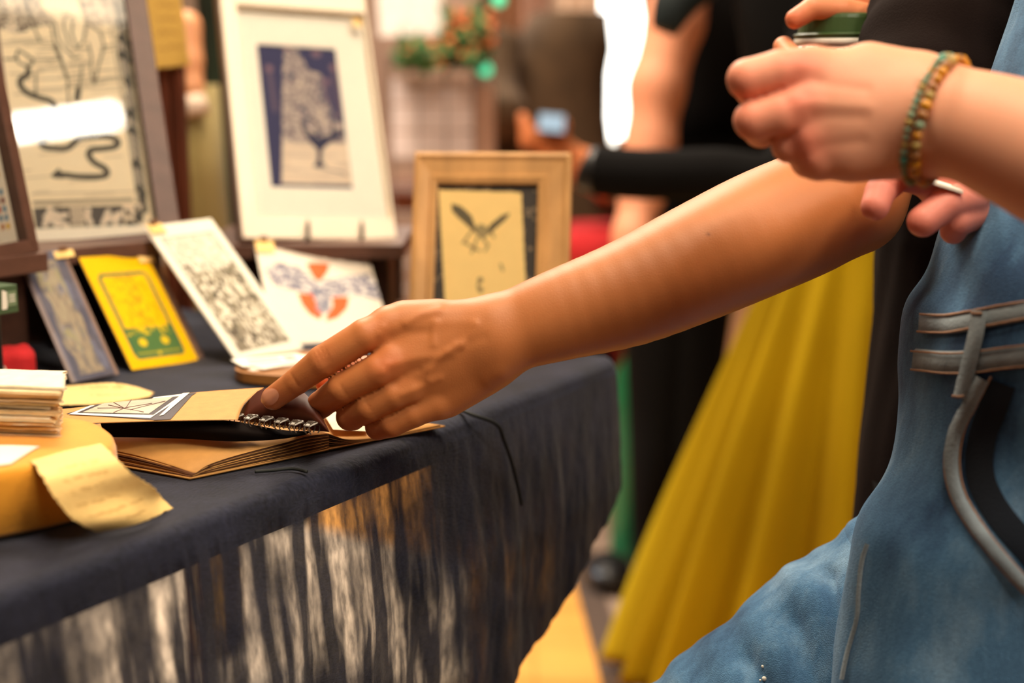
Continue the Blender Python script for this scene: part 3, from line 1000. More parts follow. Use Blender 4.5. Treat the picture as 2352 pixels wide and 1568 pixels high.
# carved wood frame with the bird of prey print
z4 = lambda L_: [(860 + x / 2.24, y / 2.24) for x, y in L_]


def art_eagle(c):
    c.C[:] = np.array(lin(52, 46, 40))
    r = random.Random(2)
    for k in range(120):
        x, y = r.random() * c.R.w, r.random() * c.R.h
        c.disc((x, y), .0012 + r.random() * .001, (150, 130, 104), .7, False)
    c.poly(z4([(330, 975), (756, 990), (783, 1560), (800, 1720), (375, 1720), (362, 1530)]), (226, 192, 122))
    k_ = (84, 76, 54)
    c.poly(z4([(395, 1045), (445, 1060), (500, 1110), (520, 1170), (500, 1165), (450, 1120), (400, 1090)]), k_)
    c.poly(z4([(695, 1095), (660, 1105), (600, 1150), (580, 1180), (610, 1180), (660, 1140), (690, 1115)]), k_)
    for j in range(12):
        t = j / 11
        c.line(z4([(400 + 110 * t, 1060 + 90 * t), (425 + 100 * t, 1110 + 90 * t)]), .0016, k_)
        c.line(z4([(690 - 100 * t, 1100 + 70 * t), (672 - 90 * t, 1130 + 80 * t)]), .0014, k_)
    c.poly(z4([(520, 1170), (545, 1150), (580, 1165), (590, 1200), (560, 1235), (530, 1215)]), (140, 124, 84))
    for L_ in ([(500, 1190), (470, 1230), (455, 1250)], [(530, 1220), (510, 1280), (500, 1300)], [(560, 1230), (585, 1260), (570, 1290)], [(600, 1190), (615, 1220)], [(470, 1250), (500, 1270), (540, 1290)], [(545, 1440), (530, 1470), (550, 1500)], [(650, 1360), (660, 1390)]):
        c.line(z4(L_), .0024, k_, a=.8)
    c.disc(z4([(545, 1440)])[0], .003, k_, .8); c.disc(z4([(545, 1490)])[0], .003, k_, .7)


BL = T(935, 806); BR = T(1303, 812)
TL3 = lean2(BL, BR, (918, 350), 1.405)[2]
R3 = Rect(BL, BR, TL3)
e3 = empty('picture_frame', R3.o, 'rustic pale wood frame holding the bird of prey print on yellow paper', 'picture frame')
W, H = R3.w, R3.h
ax0, ay1 = R3.uv(996, 600)[0], R3.uv(1100, 418)[1]
ax1 = R3.uv(1231, 600)[0]; ay0 = .04


def rail3(a, b, c_, d):
    # a,b outer; c,d inner; raised outer lip, sloping inwards
    V = []
    mid = lambda p, q, t: (p[0] + (q[0] - p[0]) * t, p[1] + (q[1] - p[1]) * t)
    rows = [(a, b, -.016), (a, b, .0), (mid(a, d, .12), mid(b, c_, .12), .002), (mid(a, d, .25), mid(b, c_, .25), -.001), (mid(a, d, .7), mid(b, c_, .7), -.004), (mid(a, d, .8), mid(b, c_, .8), -.001), (d, c_, -.004), (d, c_, -.012)]
    V = [R3.pt(*p, z) for pa, pb, z in rows for p in (pa, pb)]
    n = len(rows); F = [(2 * i, 2 * i + 1, 2 * ((i + 1) % n) + 1, 2 * ((i + 1) % n)) for i in range(n)]
    F += [tuple(2 * i for i in range(n)), tuple(2 * i + 1 for i in range(n))[::-1]]
    MB().add(V, F).build('frame_rail', M['wood_pale'], e3)


rail3((0, 0), (W, 0), (ax1, ay0), (ax0, ay0)); rail3((W, 0), (W, H), (ax1, ay1), (ax1, ay0))
rail3((W, H), (0, H), (ax0, ay1), (ax1, ay1)); rail3((0, H), (0, 0), (ax0, ay0), (ax0, ay1))
R3.sub(.004, .004, W - .004, H - .004, -.0155).slab('backing_board', M['cloth_dark'], e3, .002)
cv = Canvas(R3.sub(ax0 - .001, ay0 - .001, ax1 + .001, ay1 + .001, -.010), .0007, (50, 45, 40)); art_eagle(cv); cv.build('print', M['print'], e3)
MB().tube([R3.pt(W * .5, H * .6, -.015), Vector((R3.pt(W * .5, 0, -.07).x, R3.pt(W * .5, 0, -.07).y, TZ + .003))], .003, 8).build('back_strut', M['cloth_dark'], e3)


# ================================================================== leaning cards
def card(name, BLp, BRp, TLp, A_, M_, th, m_edge, fn, label, res=.0007, gloss=True, cat='art card', gap=.004):
    BL, BR, TL = fit3(BLp, TLp, BRp, A_, M_, gap)
    R = Rect(BL, BR, TL)
    e = empty(name, R.o, label, cat)
    R.sub(0, 0, R.w, R.h, -th).slab('card', m_edge, e, th, bevel=.0002)
    cv = Canvas(R.sub(.0002, .0002, R.w - .0002, R.h - .0002, 0), res, (240, 235, 225)); fn(cv)
    cv.build('printed_face', M['print_gloss'] if gloss else M['print'], e, off=.0002)
    return R, e


z2 = lambda L_: [(x / 2.529, 480 + y / 2.529) for x, y in L_]


def art_blue(c):
    c.C[:] = np.array(lin(72, 68, 84))
    W, H = c.R.w, c.R.h
    n1 = c.noise(.004, .016, 1); n2 = c.noise(.0022, .008, 2); n3 = c.noise(.012, .02, 4)
    cx = np.abs(c.X / W - .52)
    m = (cx < .27 + .12 * (n3 - .5)) & (c.Y < H * .93) & (c.Y > H * .04)
    c.put(m * .85, (138, 122, 98)); c.put((n1 > .68) * .5, (104, 108, 134)); c.put(m * (n2 > .66) * .8, (146, 134, 108))
    c.put((n2 < .3) * .5, (60, 62, 82)); c.put(m * (n1 > .75) * .7, (140, 132, 84)); c.put((~m) * (n1 < .38) * .6, (50, 50, 76))
    for x in (.004,): c.put((c.X < x) * .6, (140, 120, 110))


def art_yellow(c):
    c.C[:] = np.array(lin(240, 188, 4))
    gr = (66, 104, 72)
    W, H = c.R.w, c.R.h
    a = .13 * W; x0, x1, y0, y1 = a, W - a, H * .075, H * .84

    def rr(x0, y0, x1, y1, r):
        dx = np.maximum(np.maximum(x0 + r - c.X, c.X - x1 + r), 0); dy = np.maximum(np.maximum(y0 + r - c.Y, c.Y - y1 + r), 0)
        return np.hypot(dx, dy) <= r
    c.put(rr(x0, y0, x1, y1, .006) * 1., gr); c.put(rr(x0 + .003, y0 + .003, x1 - .003, y1 - .003, .004) * 1., (240, 188, 4))
    sp = H * .345
    low = rr(x0 + .003, y0 + .003, x1 - .003, y1 - .003, .004) & (c.Y < sp)
    c.put(low * 1., (78, 112, 62)); n1 = c.noise(.003, .003, 3); n2 = c.noise(.0025, .006, 7)
    c.put(low * (c.Y > sp * .80) * (n1 > .55), (206, 178, 30))
    for x, y, r in ((.33, .20, .0045), (.66, .20, .0045), (.5, .1, .002)):
        c.disc((x * W, y * H + .002), r, (224, 190, 30), 1, False)
    c.line([(x0 + .004, y0 + .006), (x1 - .004, y0 + .006)], .0012, (190, 172, 40), False)
    upm = rr(x0 + .004, y0, x1 - .004, y1 - .003, .004) & (c.Y > sp + .002)
    c.put(upm * (n2 > .70) * .45, (190, 120, 10)); c.put(upm * (np.abs(c.X / W - .5) < .13) * (n1 > .55) * .5, (196, 130, 20))


def art_village(c):
    c.C[:] = np.array(lin(230, 224, 206))
    W, H = c.R.w, c.R.h
    n1 = c.noise(.004, .004, 1); n2 = c.noise(.0022, .005, 2); n3 = c.noise(.0015, .0015, 9); n4 = c.noise(.01, .006, 5)
    m = (c.X > .12 * W) & (c.X < .88 * W) & (c.Y > .07 * H) & (c.Y < .90 * H)
    c.put(m * 1., (196, 188, 168))
    mid = m & (c.Y < H * (.62 + .1 * n4)); c.put(mid * 1., (140, 130, 108))
    c.put(mid * (n2 > .52) * .9, (232, 222, 200)); c.put(mid * (n1 < .36) * .9, (78, 70, 54)); c.put(m * (c.Y > H * .66) * (n1 > .62) * .6, (236, 230, 214))
    c.put(mid * (c.Y < H * .22) * (np.sin(c.X * 1500) > .3) * .7, (84, 74, 66))
    for a, b in (((.12, .07), (.88, .07)), ((.88, .07), (.88, .9)), ((.88, .9), (.12, .9)), ((.12, .9), (.12, .07))):
        c.line([(a[0] * W, a[1] * H), (b[0] * W, b[1] * H)], .0014, (130, 122, 104), False)


def art_owl(c):
    c.C[:] = np.array(lin(224, 210, 192))
    n1 = c.noise(.0028, .0045, 1); n2 = c.noise(.0045, .0028, 2)
    O = (214, 84, 14)
    c.poly([(703, 606), (715, 603), (740, 604), (757, 606), (752, 625), (733, 650), (718, 635)], O)
    c.poly([(683, 672), (722, 676), (728, 700), (740, 722), (735, 735), (712, 722), (694, 700)], O)
    c.poly([(762, 681), (802, 682), (797, 708), (775, 730), (748, 738), (752, 722), (765, 704)], O)
    wm = c.poly([(608, 618), (640, 602), (690, 615), (720, 645), (745, 645), (790, 635), (850, 628), (868, 660), (876, 690), (830, 682), (790, 678), (760, 684), (752, 715), (735, 715), (716, 675), (680, 668), (630, 655)], 0, ret=True) if False else c.poly([(608, 618), (640, 602), (690, 615), (720, 645), (745, 645), (790, 635), (850, 628), (868, 660), (876, 690), (830, 682), (790, 678), (760, 684), (752, 715), (735, 715), (716, 675), (680, 668), (630, 655)], (0, 0, 0), ret=True)
    c.put(wm * .7, (146, 142, 154)); c.put(wm * (n1 > .45) * .85, (72, 76, 104)); c.put(wm * (n2 > .66) * .6, (236, 226, 214))
    for k in range(9):
        c.line([(728 + k * 3.5, 690), (726 + k * 4, 722 - abs(k - 4) * 2)], .0011, (110, 112, 130))
    c.line([(725, 660), (735, 680), (748, 660)], .002, (90, 96, 120))


Rc1, c1 = card('art_card', (164, 880), (265, 858), (38, 588), LA, LM, .0012, M['wood_grey'], art_blue, 'tall blue and grey card leaning on the riser, leftmost of the leaning cards')
Rc2, c2 = card('art_card', (303, 850), (457, 829), (180, 591), LA, LM, .0016, M['wood_grey'], art_yellow, 'bright yellow card with a green bordered picture leaning on the riser')
Rc3, c3 = card('art_card', (548, 835), (697, 800), (330, 520), LA, LM, .0016, M['paper_white'], art_village, 'tall white card with a grey village scene, leaning between yellow and orange cards', gloss=False)
Rc4, c4 = card('art_card', (632, 790), (902, 782), (586, 566), QA, QM, .0016, M['paper_white'], art_owl, 'wide white card with a grey winged bird and orange shapes', gloss=False)
for R_, nm in ((Rc1, 1), (Rc2, 2)):   # clear sleeve projecting beyond the card
    pass
for R_, par, off in ((Rc2, c2, .010), (Rc1, c1, .004)):
    MB().box(R_.pt(R_.w, 0, -.003), R_.u * off, R_.v * R_.h, R_.n * .001).build('sleeve_edge', M['wood_grey'], par)
for (R_, px_, py_, lab, sz) in ((Rc1, 143, 578, 'kraft price tag clipped on top of the blue and grey card', (.018, .008)), (Rc2, 322, 573, 'kraft price tag clipped on top of the yellow card', (.017, .016)),
                               (Rc3, 350, 517, 'kraft price tag clipped on top of the tall white village card', (.018, .012)), (Rc4, 606, 556, 'kraft price tag on the corner of the white bird card', (.019, .019))):
    a, b = R_.uv(px_, py_)
    t_ = clip_tag(R_.pt(a, b, .0015), sz, M['tag'], lab, u=R_.u, v=R_.v)
# ================================================================== things at the back left of the table
# green carton on a dark block
gb = T(-40, 838); 
bx = empty('green_carton', gb, 'small dark green printed carton at the left edge above the red pouch', 'box')
q = P(-38, 730, 1.135)
st = MB().box(Vector((q.x - .03, q.y + .004, TZ + .001)), (.038, .010, 0), (-.005, .015, 0), (0, 0, q.z - TZ - .002)).build('display_block', M['black'], None, bevel=.002)
tag(st, 'black display block standing under the green carton', 'block')
g0 = q.copy(); gu = (P(44, 727, 1.165) - q); gu.z = 0
gn = Vector((-gu.y, gu.x, 0)).normalized() * .022
MB().box(g0, gu, gn, (0, 0, .0228)).build('carton_body', M['green_box'], bx, bevel=.0008)
RG = Rect(g0 + Vector((0, 0, 0)), g0 + gu, g0 + Vector((0, 0, .0228)))
MB().box(RG.pt(RG.w * .68, .006, .0002), RG.u * RG.w * .26, RG.v * .012, RG.n * .0003).build('pale_print', mat('sage_print', lin(120, 140, 108), .6), bx)
MB().add([RG.pt(.018, .004, .0005), RG.pt(.023, .004, .0005), RG.pt(.025, .010, .0005), RG.pt(.024, .018, .0005), RG.pt(.019, .020, .0005)], [(0, 1, 2, 3, 4)]).build('white_emblem', M['paper_white'], bx)
for k in range(3):
    MB().box(RG.pt(RG.w * .73, .0095 + k * .0024, .0006), RG.u * .006, RG.v * .0009, RG.n * .0002).build('lettering', M['paper_white'], bx)


def sd_round_box(p, c, U, V_, W_, hx, hy, hz, r):
    q = p - np.array(c)
    a = np.stack([np.abs(q @ np.array(U)) - hx + r, np.abs(q @ np.array(V_)) - hy + r, np.abs(q @ np.array(W_)) - hz + r], 1)
    return np.linalg.norm(np.maximum(a, 0), axis=1) + np.minimum(a.max(1), 0) - r


# red felt pouch
pc = T(-14, 890); u_ = Vector((.93, .36, 0)); v_ = Vector((-.36, .93, 0)); c_ = Vector((pc.x - .0, pc.y + .02, TZ + .0155))
fn = lambda p: sd_round_box(p, c_, u_, v_, Vector((0, 0, 1)), .028, .018, .0150, .009) + .0012 * np.sin(p[:, 0] * 320) * np.cos(p[:, 1] * 280)
V, F = sdf_mesh(fn, [c_.x - .05, c_.y - .045, TZ - .004], [c_.x + .05, c_.y + .045, TZ + .045], .0015)
rp = empty('red_pouch', Vector((c_.x, c_.y, TZ)), 'small red felt pouch with a white emblem at the left edge', 'pouch')
link('pouch_body', np_mesh('pouch_body', V, F), M['red'], rp)
bv = BVHTree.FromPolygons([Vector(v) for v in V], [tuple(f) for f in F])


def stick(bvh, px, py, off=.0008):
    r = ray(px, py).normalized()
    hit = bvh.ray_cast(CAM, r)
    if hit[0] is None: return None
    n = hit[1] if hit[1].dot(r) < 0 else -hit[1]
    return hit[0] + n * off


for L_ in ([(2, 838), (9, 842), (13, 852), (13, 866), (10, 880)], [(0, 852), (4, 858), (4, 874)]):
    pp = [stick(bv, *a) for a in L_]; pp = [p for p in pp if p]
    if len(pp) > 1: MB().tube(catmull(pp, 4), .0007, 6).build('emblem_stroke', M['paper_white'], rp)

# low wooden tray with printed cards by the hand
tr_ = [(541, 872), (560, 880), (640, 888), (720, 893), (800, 885), (850, 855), (790, 835), (700, 828), (600, 838), (548, 852)]
ring = [T(x, y) for x, y in tr_]
ty = empty('wooden_tray', ring[3], 'low brown wooden block carrying printed cards behind the pointing finger', 'tray')
ringc = catmull([r for r in ring] + [ring[0]], 5)[:-1]
lo = [Vector((p.x, p.y, TZ + .001)) for p in ringc]; hi = [Vector((p.x, p.y, TZ + .0095)) for p in ringc]
MB().rings([lo, hi]).build('tray_base', mat('tray_wood', lin(150, 98, 44), .5, .2, 20), ty, bevel=.0)
cen = sum(hi, Vector()) / len(hi)
for k, (rot, sh, nm) in enumerate(((.05, (0, 0), 'white'), (.22, (.004, .003), 'sage'), (-.05, (-.006, .004), 'white'))):
    u1 = Vector((math.cos(.55 + rot), math.sin(.55 + rot), 0)); v1 = Vector((-u1.y, u1.x, 0))
    o_ = cen + Vector((-.016 + sh[0], sh[1], .0004 + .0012 * k)) - u1 * .030 - v1 * .016
    card_ = MB().box(o_, u1 * .062, v1 * .034, (0, 0, .0009)).build('printed_card', M['paper_white'], None, bevel=.0002)
    tag(card_, ['lowest white card on the wooden tray', 'middle white card on the wooden tray, turned a little', 'topmost white card on the wooden tray with a sage print'][k], 'card', 'cards on the wooden tray')
    if k == 2:
        MB().box(o_ + u1 * .01 + v1 * .008 + Vector((0, 0, .001)), u1 * .03, v1 * .016, (0, 0, .0002)).build('sage_print', mat('sage_ink', lin(196, 206, 176), .7), card_)
        MB().box(o_ + u1 * .044 + v1 * .008 + Vector((0, 0, .001)), u1 * .010, v1 * .016, (0, 0, .0002)).build('grey_print', mat('grey_ink', lin(150, 146, 136), .7), card_)

# ================================================================== mustard slab with its papers, near left
SZ = TZ + .041
top_px = [(-260, 1130), (-60, 1092), (60, 1072), (160, 1052), (230, 1036), (262, 1014), (262, 992), (235, 972), (190, 958), (80, 948), (-100, 940), (-300, 950)]
tp = catmull([T(x, y, SZ) for x, y in top_px] + [T(*top_px[0], SZ)], 6)[:-1]
cc = sum(tp, Vector()) / len(tp)
R = []
for dz, ins in ((-.040, .004), (-.037, .001), (-.020, -.001), (-.007, 0), (-.003, .0012), (-.0008, .0035), (0, .007)):
    R.append([Vector((p.x, p.y, SZ + dz)) - (p - cc).normalized() * ins for p in tp])
for f_ in (.7, .35, .05):
    R.append([Vector((cc.x + (p.x - cc.x) * f_, cc.y + (p.y - cc.y) * f_, SZ)) for p in tp])
ms = MB().rings(R).build('felt_cushion', M['mustard'], None, smooth=True)
tag(ms, 'thick mustard yellow felt cushion with rounded edge, near left corner of the table', 'cushion')


def paper_patch(name, cols, m, label, cat, group=None, art=None, nseg=10, th=.0004, rag=0.0, seed=0, parent=None):
    """cols: list of rows; each row a list of points; smooth sheet"""
    rows = [catmull(r, nseg) for r in cols]
    n = len(rows[0])
    cols2 = [catmull([rows[i][j] for i in range(len(rows))], nseg) for j in range(n)]
    nr = len(cols2[0]); r_ = random.Random(seed)
    V = []
    for j in range(n):
        for i in range(nr):
            p = cols2[j][i].copy()
            if rag and (j in (0, n - 1) or i in (0, nr - 1)):
                c = cols2[n // 2][nr // 2]
                p += (c - p).normalized() * rag * r_.random()
            V.append(p)
    F = [(j * nr + i, (j + 1) * nr + i, (j + 1) * nr + i + 1, j * nr + i + 1) for j in range(n - 1) for i in range(nr - 1)]
    nrm = (V[nr] - V[0]).cross(V[1] - V[0]).normalized()
    if nrm.z < 0: nrm = -nrm
    N0 = len(V); V2 = V + [v - nrm * th for v in V]
    F2 = F + [tuple(a + N0 for a in f[::-1]) for f in F]
    bd = [j * nr for j in range(n)] + [(n - 1) * nr + i for i in range(1, nr)] + [j * nr + nr - 1 for j in range(n - 2, -1, -1)] + [i for i in range(nr - 2, 0, -1)]
    for k in range(len(bd)):
        a, b = bd[k], bd[(k + 1) % len(bd)]
        F2.append((a, b, b + N0, a + N0))
    o = mkobj(name, V2, F2, m, parent, smooth=True)
    if label: tag(o, label, cat, group)
    return o, (n, nr, V)


def scribble_color(o, n, nr, rows_, seed, bg, ink, u0=.15, u1=.85, th=.35):
    pass


# curled handwritten tag hanging off the cushion
rows = []
data = [((70, 1056), (150, 1034), (232, 1016), SZ + .0012), ((92, 1090), (180, 1064), (266, 1048), SZ + .001), ((116, 1132), (212, 1104), (304, 1084), SZ - .008), ((150, 1178), (248, 1146), (352, 1116), SZ - .021),
        ((190, 1208), (290, 1182), (372, 1140), SZ - .0315), ((222, 1222), (318, 1202), (398, 1166), SZ - .0395)]
for a, b, c, z in data: rows.append([T(*a, z), T(*b, z), T(*c, z)])


def written_sheet(name, rows, label, cat, group=None, lines=4, seed=1, rag=.0015, bg=(250, 212, 136), ink=(190, 140, 72)):
    o, (n, nr, V) = paper_patch(name, rows, M['tag_print'], label, cat, group, nseg=14, rag=rag, seed=seed)
    me = o.data; C = np.tile(np.array(lin(*bg)), (len(me.vertices), 1)); r = np.random.RandomState(seed)
    ik = np.array(lin(*ink))
    for k in range(lines):
        v0 = .2 + .62 * k / max(1, lines - 1)
        i0 = int(v0 * nr); j0 = int((.18 + .12 * r.rand()) * n); j1 = int((.62 + .22 * r.rand()) * n)
        for j in range(j0, j1):
            if r.rand() > .22:
                for di in (0, 1):
                    i = min(nr - 1, i0 + di + (1 if r.rand() > .7 else 0))
                    C[j * nr + i] = C[j * nr + i] * .45 + ik * .55
    vcol(me, C)
    return o


written_sheet('paper_tag', rows, 'large curled handwritten yellow paper tag hanging over the cushion front', 'tag', lines=6, seed=4)
# white card lying on the cushion
paper_patch('small_card', [[T(-120, 1035, SZ + .001), T(-10, 1022, SZ + .001), T(92, 1024, SZ + .001)], [T(-120, 1060, SZ + .001), T(-20, 1054, SZ + .001), T(70, 1036, SZ + .001)], [T(-140, 1080, SZ + .001), T(-40, 1072, SZ + .001), T(25, 1064, SZ + .001)]], M['paper_white'], 'white card lying flat on the mustard cushion under the paper stack', 'card', nseg=5)

# stack of torn handmade papers
rs_ = random.Random(11)
NST = 15
cols3 = [(244, 226, 190), (236, 214, 168), (246, 232, 204), (228, 200, 150)]
mats_st = [mat('torn_paper_%d' % i, lin(*c), .85, .12, 90, .5, 300) for i, c in enumerate(cols3)]
names_o = ['lowest', 'second lowest', 'third from the bottom', 'fourth from the bottom', 'fifth from the bottom', 'sixth from the bottom', 'seventh from the bottom', 'middle', 'seventh from the top', 'sixth from the top', 'fifth from the top', 'fourth from the top', 'third from the top', 'second from the top', 'topmost']
ca = T(148, 1006, SZ); cb = T(140, 962, SZ)
dirb = (T(150, 960, SZ) - ca); dirb.z = 0; dirb.normalize()
for k in range(NST):
    z = SZ + .0006 + k * .00222
    sh = Vector((rs_.uniform(-.006, .004), rs_.uniform(-.004, .005), 0)) + (Vector((-.003, 0, 0)) if k in (5, 6, 7, 8) else Vector())
    dv = Vector((rs_.uniform(-.02, .02) - .30, 1, 0)).normalized()
    rows = []
    for b_ in (0, .5, 1):
        row = []
        for a_ in (0, .33, .67, 1):
            p = Vector((ca.x, ca.y, z)) + sh - Vector((.0, 0, 0)) + dv * (b_ * .055) - Vector((1, -.12, 0)) * (.13 * (1 - a_)) + Vector((0, 0, rs_.uniform(-.0004, .0004)))
            row.append(p)
        rows.append(row)
    paper_patch('torn_paper', rows, mats_st[k % 4], 'torn cream handmade paper slip, %s in the stack on the cushion' % names_o[k], 'paper', 'torn paper slips on the cushion', nseg=7, th=.0014, rag=.0034, seed=k)
# thin blueish sheet at the back and loose yellow paper
written_sheet('paper_tag', [[T(150, 886), T(250, 878, TZ + .012), T(300, 884, TZ + .006), T(356, 901, TZ + .003)], [T(140, 905, TZ + .004), T(230, 906, TZ + .006), T(290, 905, TZ + .004), T(350, 906, TZ + .002)], [T(130, 930, TZ + .002), T(220, 928, TZ + .002), T(280, 922, TZ + .002), T(345, 910, TZ + .0012)]],
              'yellow handwritten paper lying on the cloth behind the sketchbook', 'tag', lines=3, seed=9, bg=(232, 196, 128), ink=(190, 150, 90))

# ================================================================== sketchbook
zc = TZ + .0012
Ac, Bc, Cc = T(446, 1095, zc), T(758, 1029, zc), T(1022, 977, zc)
bd_ = (Cc - Ac); bd_.z = 0; bd_.normalize(); bw = Vector((-bd_.y, bd_.x, 0))
# left page edges run back and to the left
bw2 = (T(265, 1062, zc) - T(446, 1095, zc)); bw2.z = 0; bw2.normalize()
bk = empty('sketchbook', Bc, 'open kraft paper sketchbook with wire rings at the table edge', 'sketchbook')


def npl(px, py):
    r = ray(px, py); n = bw
    t = (Ac - CAM).dot(n) / r.dot(n)
    return CAM + r * t


def strip(name, curve, back, depth, m, th=.0003, parent=bk, lift=None, label=None, nb=8):
    R1_ = []
    V = []; n = len(curve)
    for j in range(nb + 1):
        b = j / nb
        for p in curve:
            q = p + back * (b * depth)
            q.z += (lift(b) if lift else 0)
            V.append(q)
    N0 = len(V); V += [v - Vector((0, 0, th)) for v in V]
    F = [(j * n + i, j * n + i + 1, (j + 1) * n + i + 1, (j + 1) * n + i) for j in range(nb) for i in range(n - 1)]
    F += [tuple(a + N0 for a in f[::-1]) for f in F]
    for i in range(n - 1): F.append((i, i + N0, i + 1 + N0, i + 1)); F.append((nb * n + i, nb * n + i + 1, nb * n + i + 1 + N0, nb * n + i + N0))
    for j in range(nb): F.append((j * n, (j + 1) * n, (j + 1) * n + N0, j * n + N0)); F.append((j * n + n - 1, j * n + n - 1 + N0, (j + 1) * n + n - 1 + N0, (j + 1) * n + n - 1))
    return mkobj(name, V, F, m, parent, smooth=True, label=label)


# cover boards
cov = catmull([npl(436, 1097), npl(581, 1068), npl(756, 1030)], 6)
for p in cov: p.z = max(p.z, zc)
strip('cover_board', cov, bw2, .150, M['kraft'], .0012)
cov2 = catmull([npl(758, 1029), npl(900, 1001), npl(1022, 977)], 6)
for p in cov2: p.z = max(p.z, zc)
strip('cover_board', cov2, bw2, .150, M['kraft'], .0012)
# left pages
topc = [(449, 1087), (474, 1068), (510, 1054), (549, 1042), (605, 1027), (659, 1013), (697, 1001), (730, 996), (756, 994)]
botc = [(440, 1095), (474, 1088), (510, 1081), (549, 1073), (605, 1061), (659, 1050), (697, 1042), (730, 1034), (756, 1026)]
NP = 11
for k in range(NP):
    t = (k + .5) / NP
    cur = []
    for (a, b) in zip(topc, botc):
        tt = t ** (1.0)
        cur.append(npl(b[0] + (a[0] - b[0]) * tt + (5 if k % 3 == 0 else -3 * (k % 2)) * (1 - (a[0] - 440) / 320), b[1] + (a[1] - b[1]) * tt))
    for p in cur: p.z = max(p.z, zc + .0003 + .0002 * k)
    strip('page', catmull(cur, 4), bw2, .148 - .001 * (k % 3), M['kraft_dark'] if k % 2 else M['kraft'], .00035, lift=(lambda b, k=k: .0006 * k * math.sin(b * 3.1)))  # dark alternate pages paint the shaded gaps between sheets
# a small grey print pasted near the spine of the open left page
q_ = [npl(x, y) + bw2 * dd for (x, y, dd) in ((590, 1034, .030), (660, 1016, .030), (668, 1016, .055), (598, 1034, .055))]
mkobj('pasted_print', [p + Vector((0, 0, .0016)) for p in q_], [(0, 1, 2, 3)], M['wood_grey'], bk, label='small grey print pasted near the spine')
# right pages
topr = [(758, 994), (775, 1001), (800, 1008), (850, 1006), (930, 991), (1012, 977)]
botr = [(758, 1022), (775, 1022), (800, 1019), (850, 1011), (930, 996), (1012, 980)]
for k in range(6):
    t = (k + .5) / 6
    cur = [npl(b[0] + (a[0] - b[0]) * t, b[1] + (a[1] - b[1]) * t) for a, b in zip(topr, botr)]
    for p in cur: p.z = max(p.z, zc + .0003 + .0002 * k)
    strip('page', catmull(cur, 4), bw2, .146, M['kraft'] if k % 2 else M['kraft_dark'], .00035)  # same painted gap shade on every other right page
# white print on the right page
zr = TZ + .0095
mkobj('pasted_print', [T(765, 986, zr), T(842, 990, zr - .003), T(850, 952, zr - .003), T(735, 935, zr)], [(0, 1, 2, 3)], M['paper_cream'], bk, label='cream print pasted on the right page')

# lifted page with its photograph
zA = TZ + .034
rowsA = [[T(60, 968, zA - .010), T(160, 972, zA - .004), T(262, 969, zA), T(400, 965, zA + .0005), T(546, 963, zA)],
         [T(80, 952, zA - .010), T(170, 950, zA - .003), T(290, 943, zA + .002), T(425, 934, zA + .003), T(562, 926, zA + .005)],
         [T(110, 942, zA - .010), T(190, 934, zA - .004), T(310, 920, zA + .001), T(445, 901, zA + .004), T(606, 889, zA + .008)]]
pa, (nA, nrA, VA) = paper_patch('lifted_page', rowsA, M['kraft'], None, None, nseg=10, parent=bk)
pa['label'] = 'lifted kraft page with a dark bordered photograph'
bvA = BVHTree.FromPolygons([v.co.copy() for v in pa.data.vertices], [tuple(p.vertices) for p in pa.data.polygons])


def onpage(px, py, off): return stick(bvA, px, py, off)


def patch_on(bvh, quad, m, name, parent, off, n=14, label=None):
    V = []; ok = True
    a, b, c, d = [Vector((*q, 0)) for q in quad]
    for j in range(n + 1):
        for i in range(n + 1):
            p = a.lerp(b, i / n).lerp(d.lerp(c, i / n), j / n)
            h = stick(bvh, p.x, p.y, off)
            if h is None: h = V[-1] if V else None
            V.append(h)
    first = next(v for v in V if v is not None); V = [v if v is not None else first for v in V]
    F = [(j * (n + 1) + i, j * (n + 1) + i + 1, (j + 1) * (n + 1) + i + 1, (j + 1) * (n + 1) + i) for j in range(n) for i in range(n)]
    return mkobj(name, V, F, m, parent, smooth=True, label=label)


mdk = mat('photo_border_ink', lin(46, 32, 40), .5, .1)
mgr = mat('photo_grey', lin(196, 180, 160), .5, .25, 60)
patch_on(bvA, [(152, 951), (352, 965), (452, 902), (240, 926)], mdk, 'photo_border', pa, .0004)
patch_on(bvA, [(158, 953), (345, 962), (432, 905), (215, 930)], M['paper_white'], 'photo_print', pa, .0007)
patch_on(bvA, [(178, 950), (352, 955), (412, 912), (230, 928)], mdk, 'photo_ground', pa, .0009)
patch_on(bvA, [(190, 950), (342, 953), (398, 914), (240, 929)], mgr, 'photo_sky', pa, .0011)
patch_on(bvA, [(352, 966), (392, 964), (442, 908), (414, 908)], mdk, 'photo_corner', pa, .0005)
patch_on(bvA, [(366, 957), (376, 955), (436, 904), (420, 905)], M['paper_white'], 'photo_margin', pa, .0009)
mln = mat('photo_lines', lin(110, 80, 74), .6)
for L_ in ([(250, 934), (285, 942), (330, 950)], [(262, 951), (290, 940), (302, 922)], [(225, 941), (285, 941), (350, 930)], [(285, 941), (262, 928)], [(300, 945), (380, 925)]):
    pp = [onpage(x, y, .0013) for x, y in L_]
    if all(pp): MB().tube(pp, .00035, 5).build('photo_twig', mln, pa)

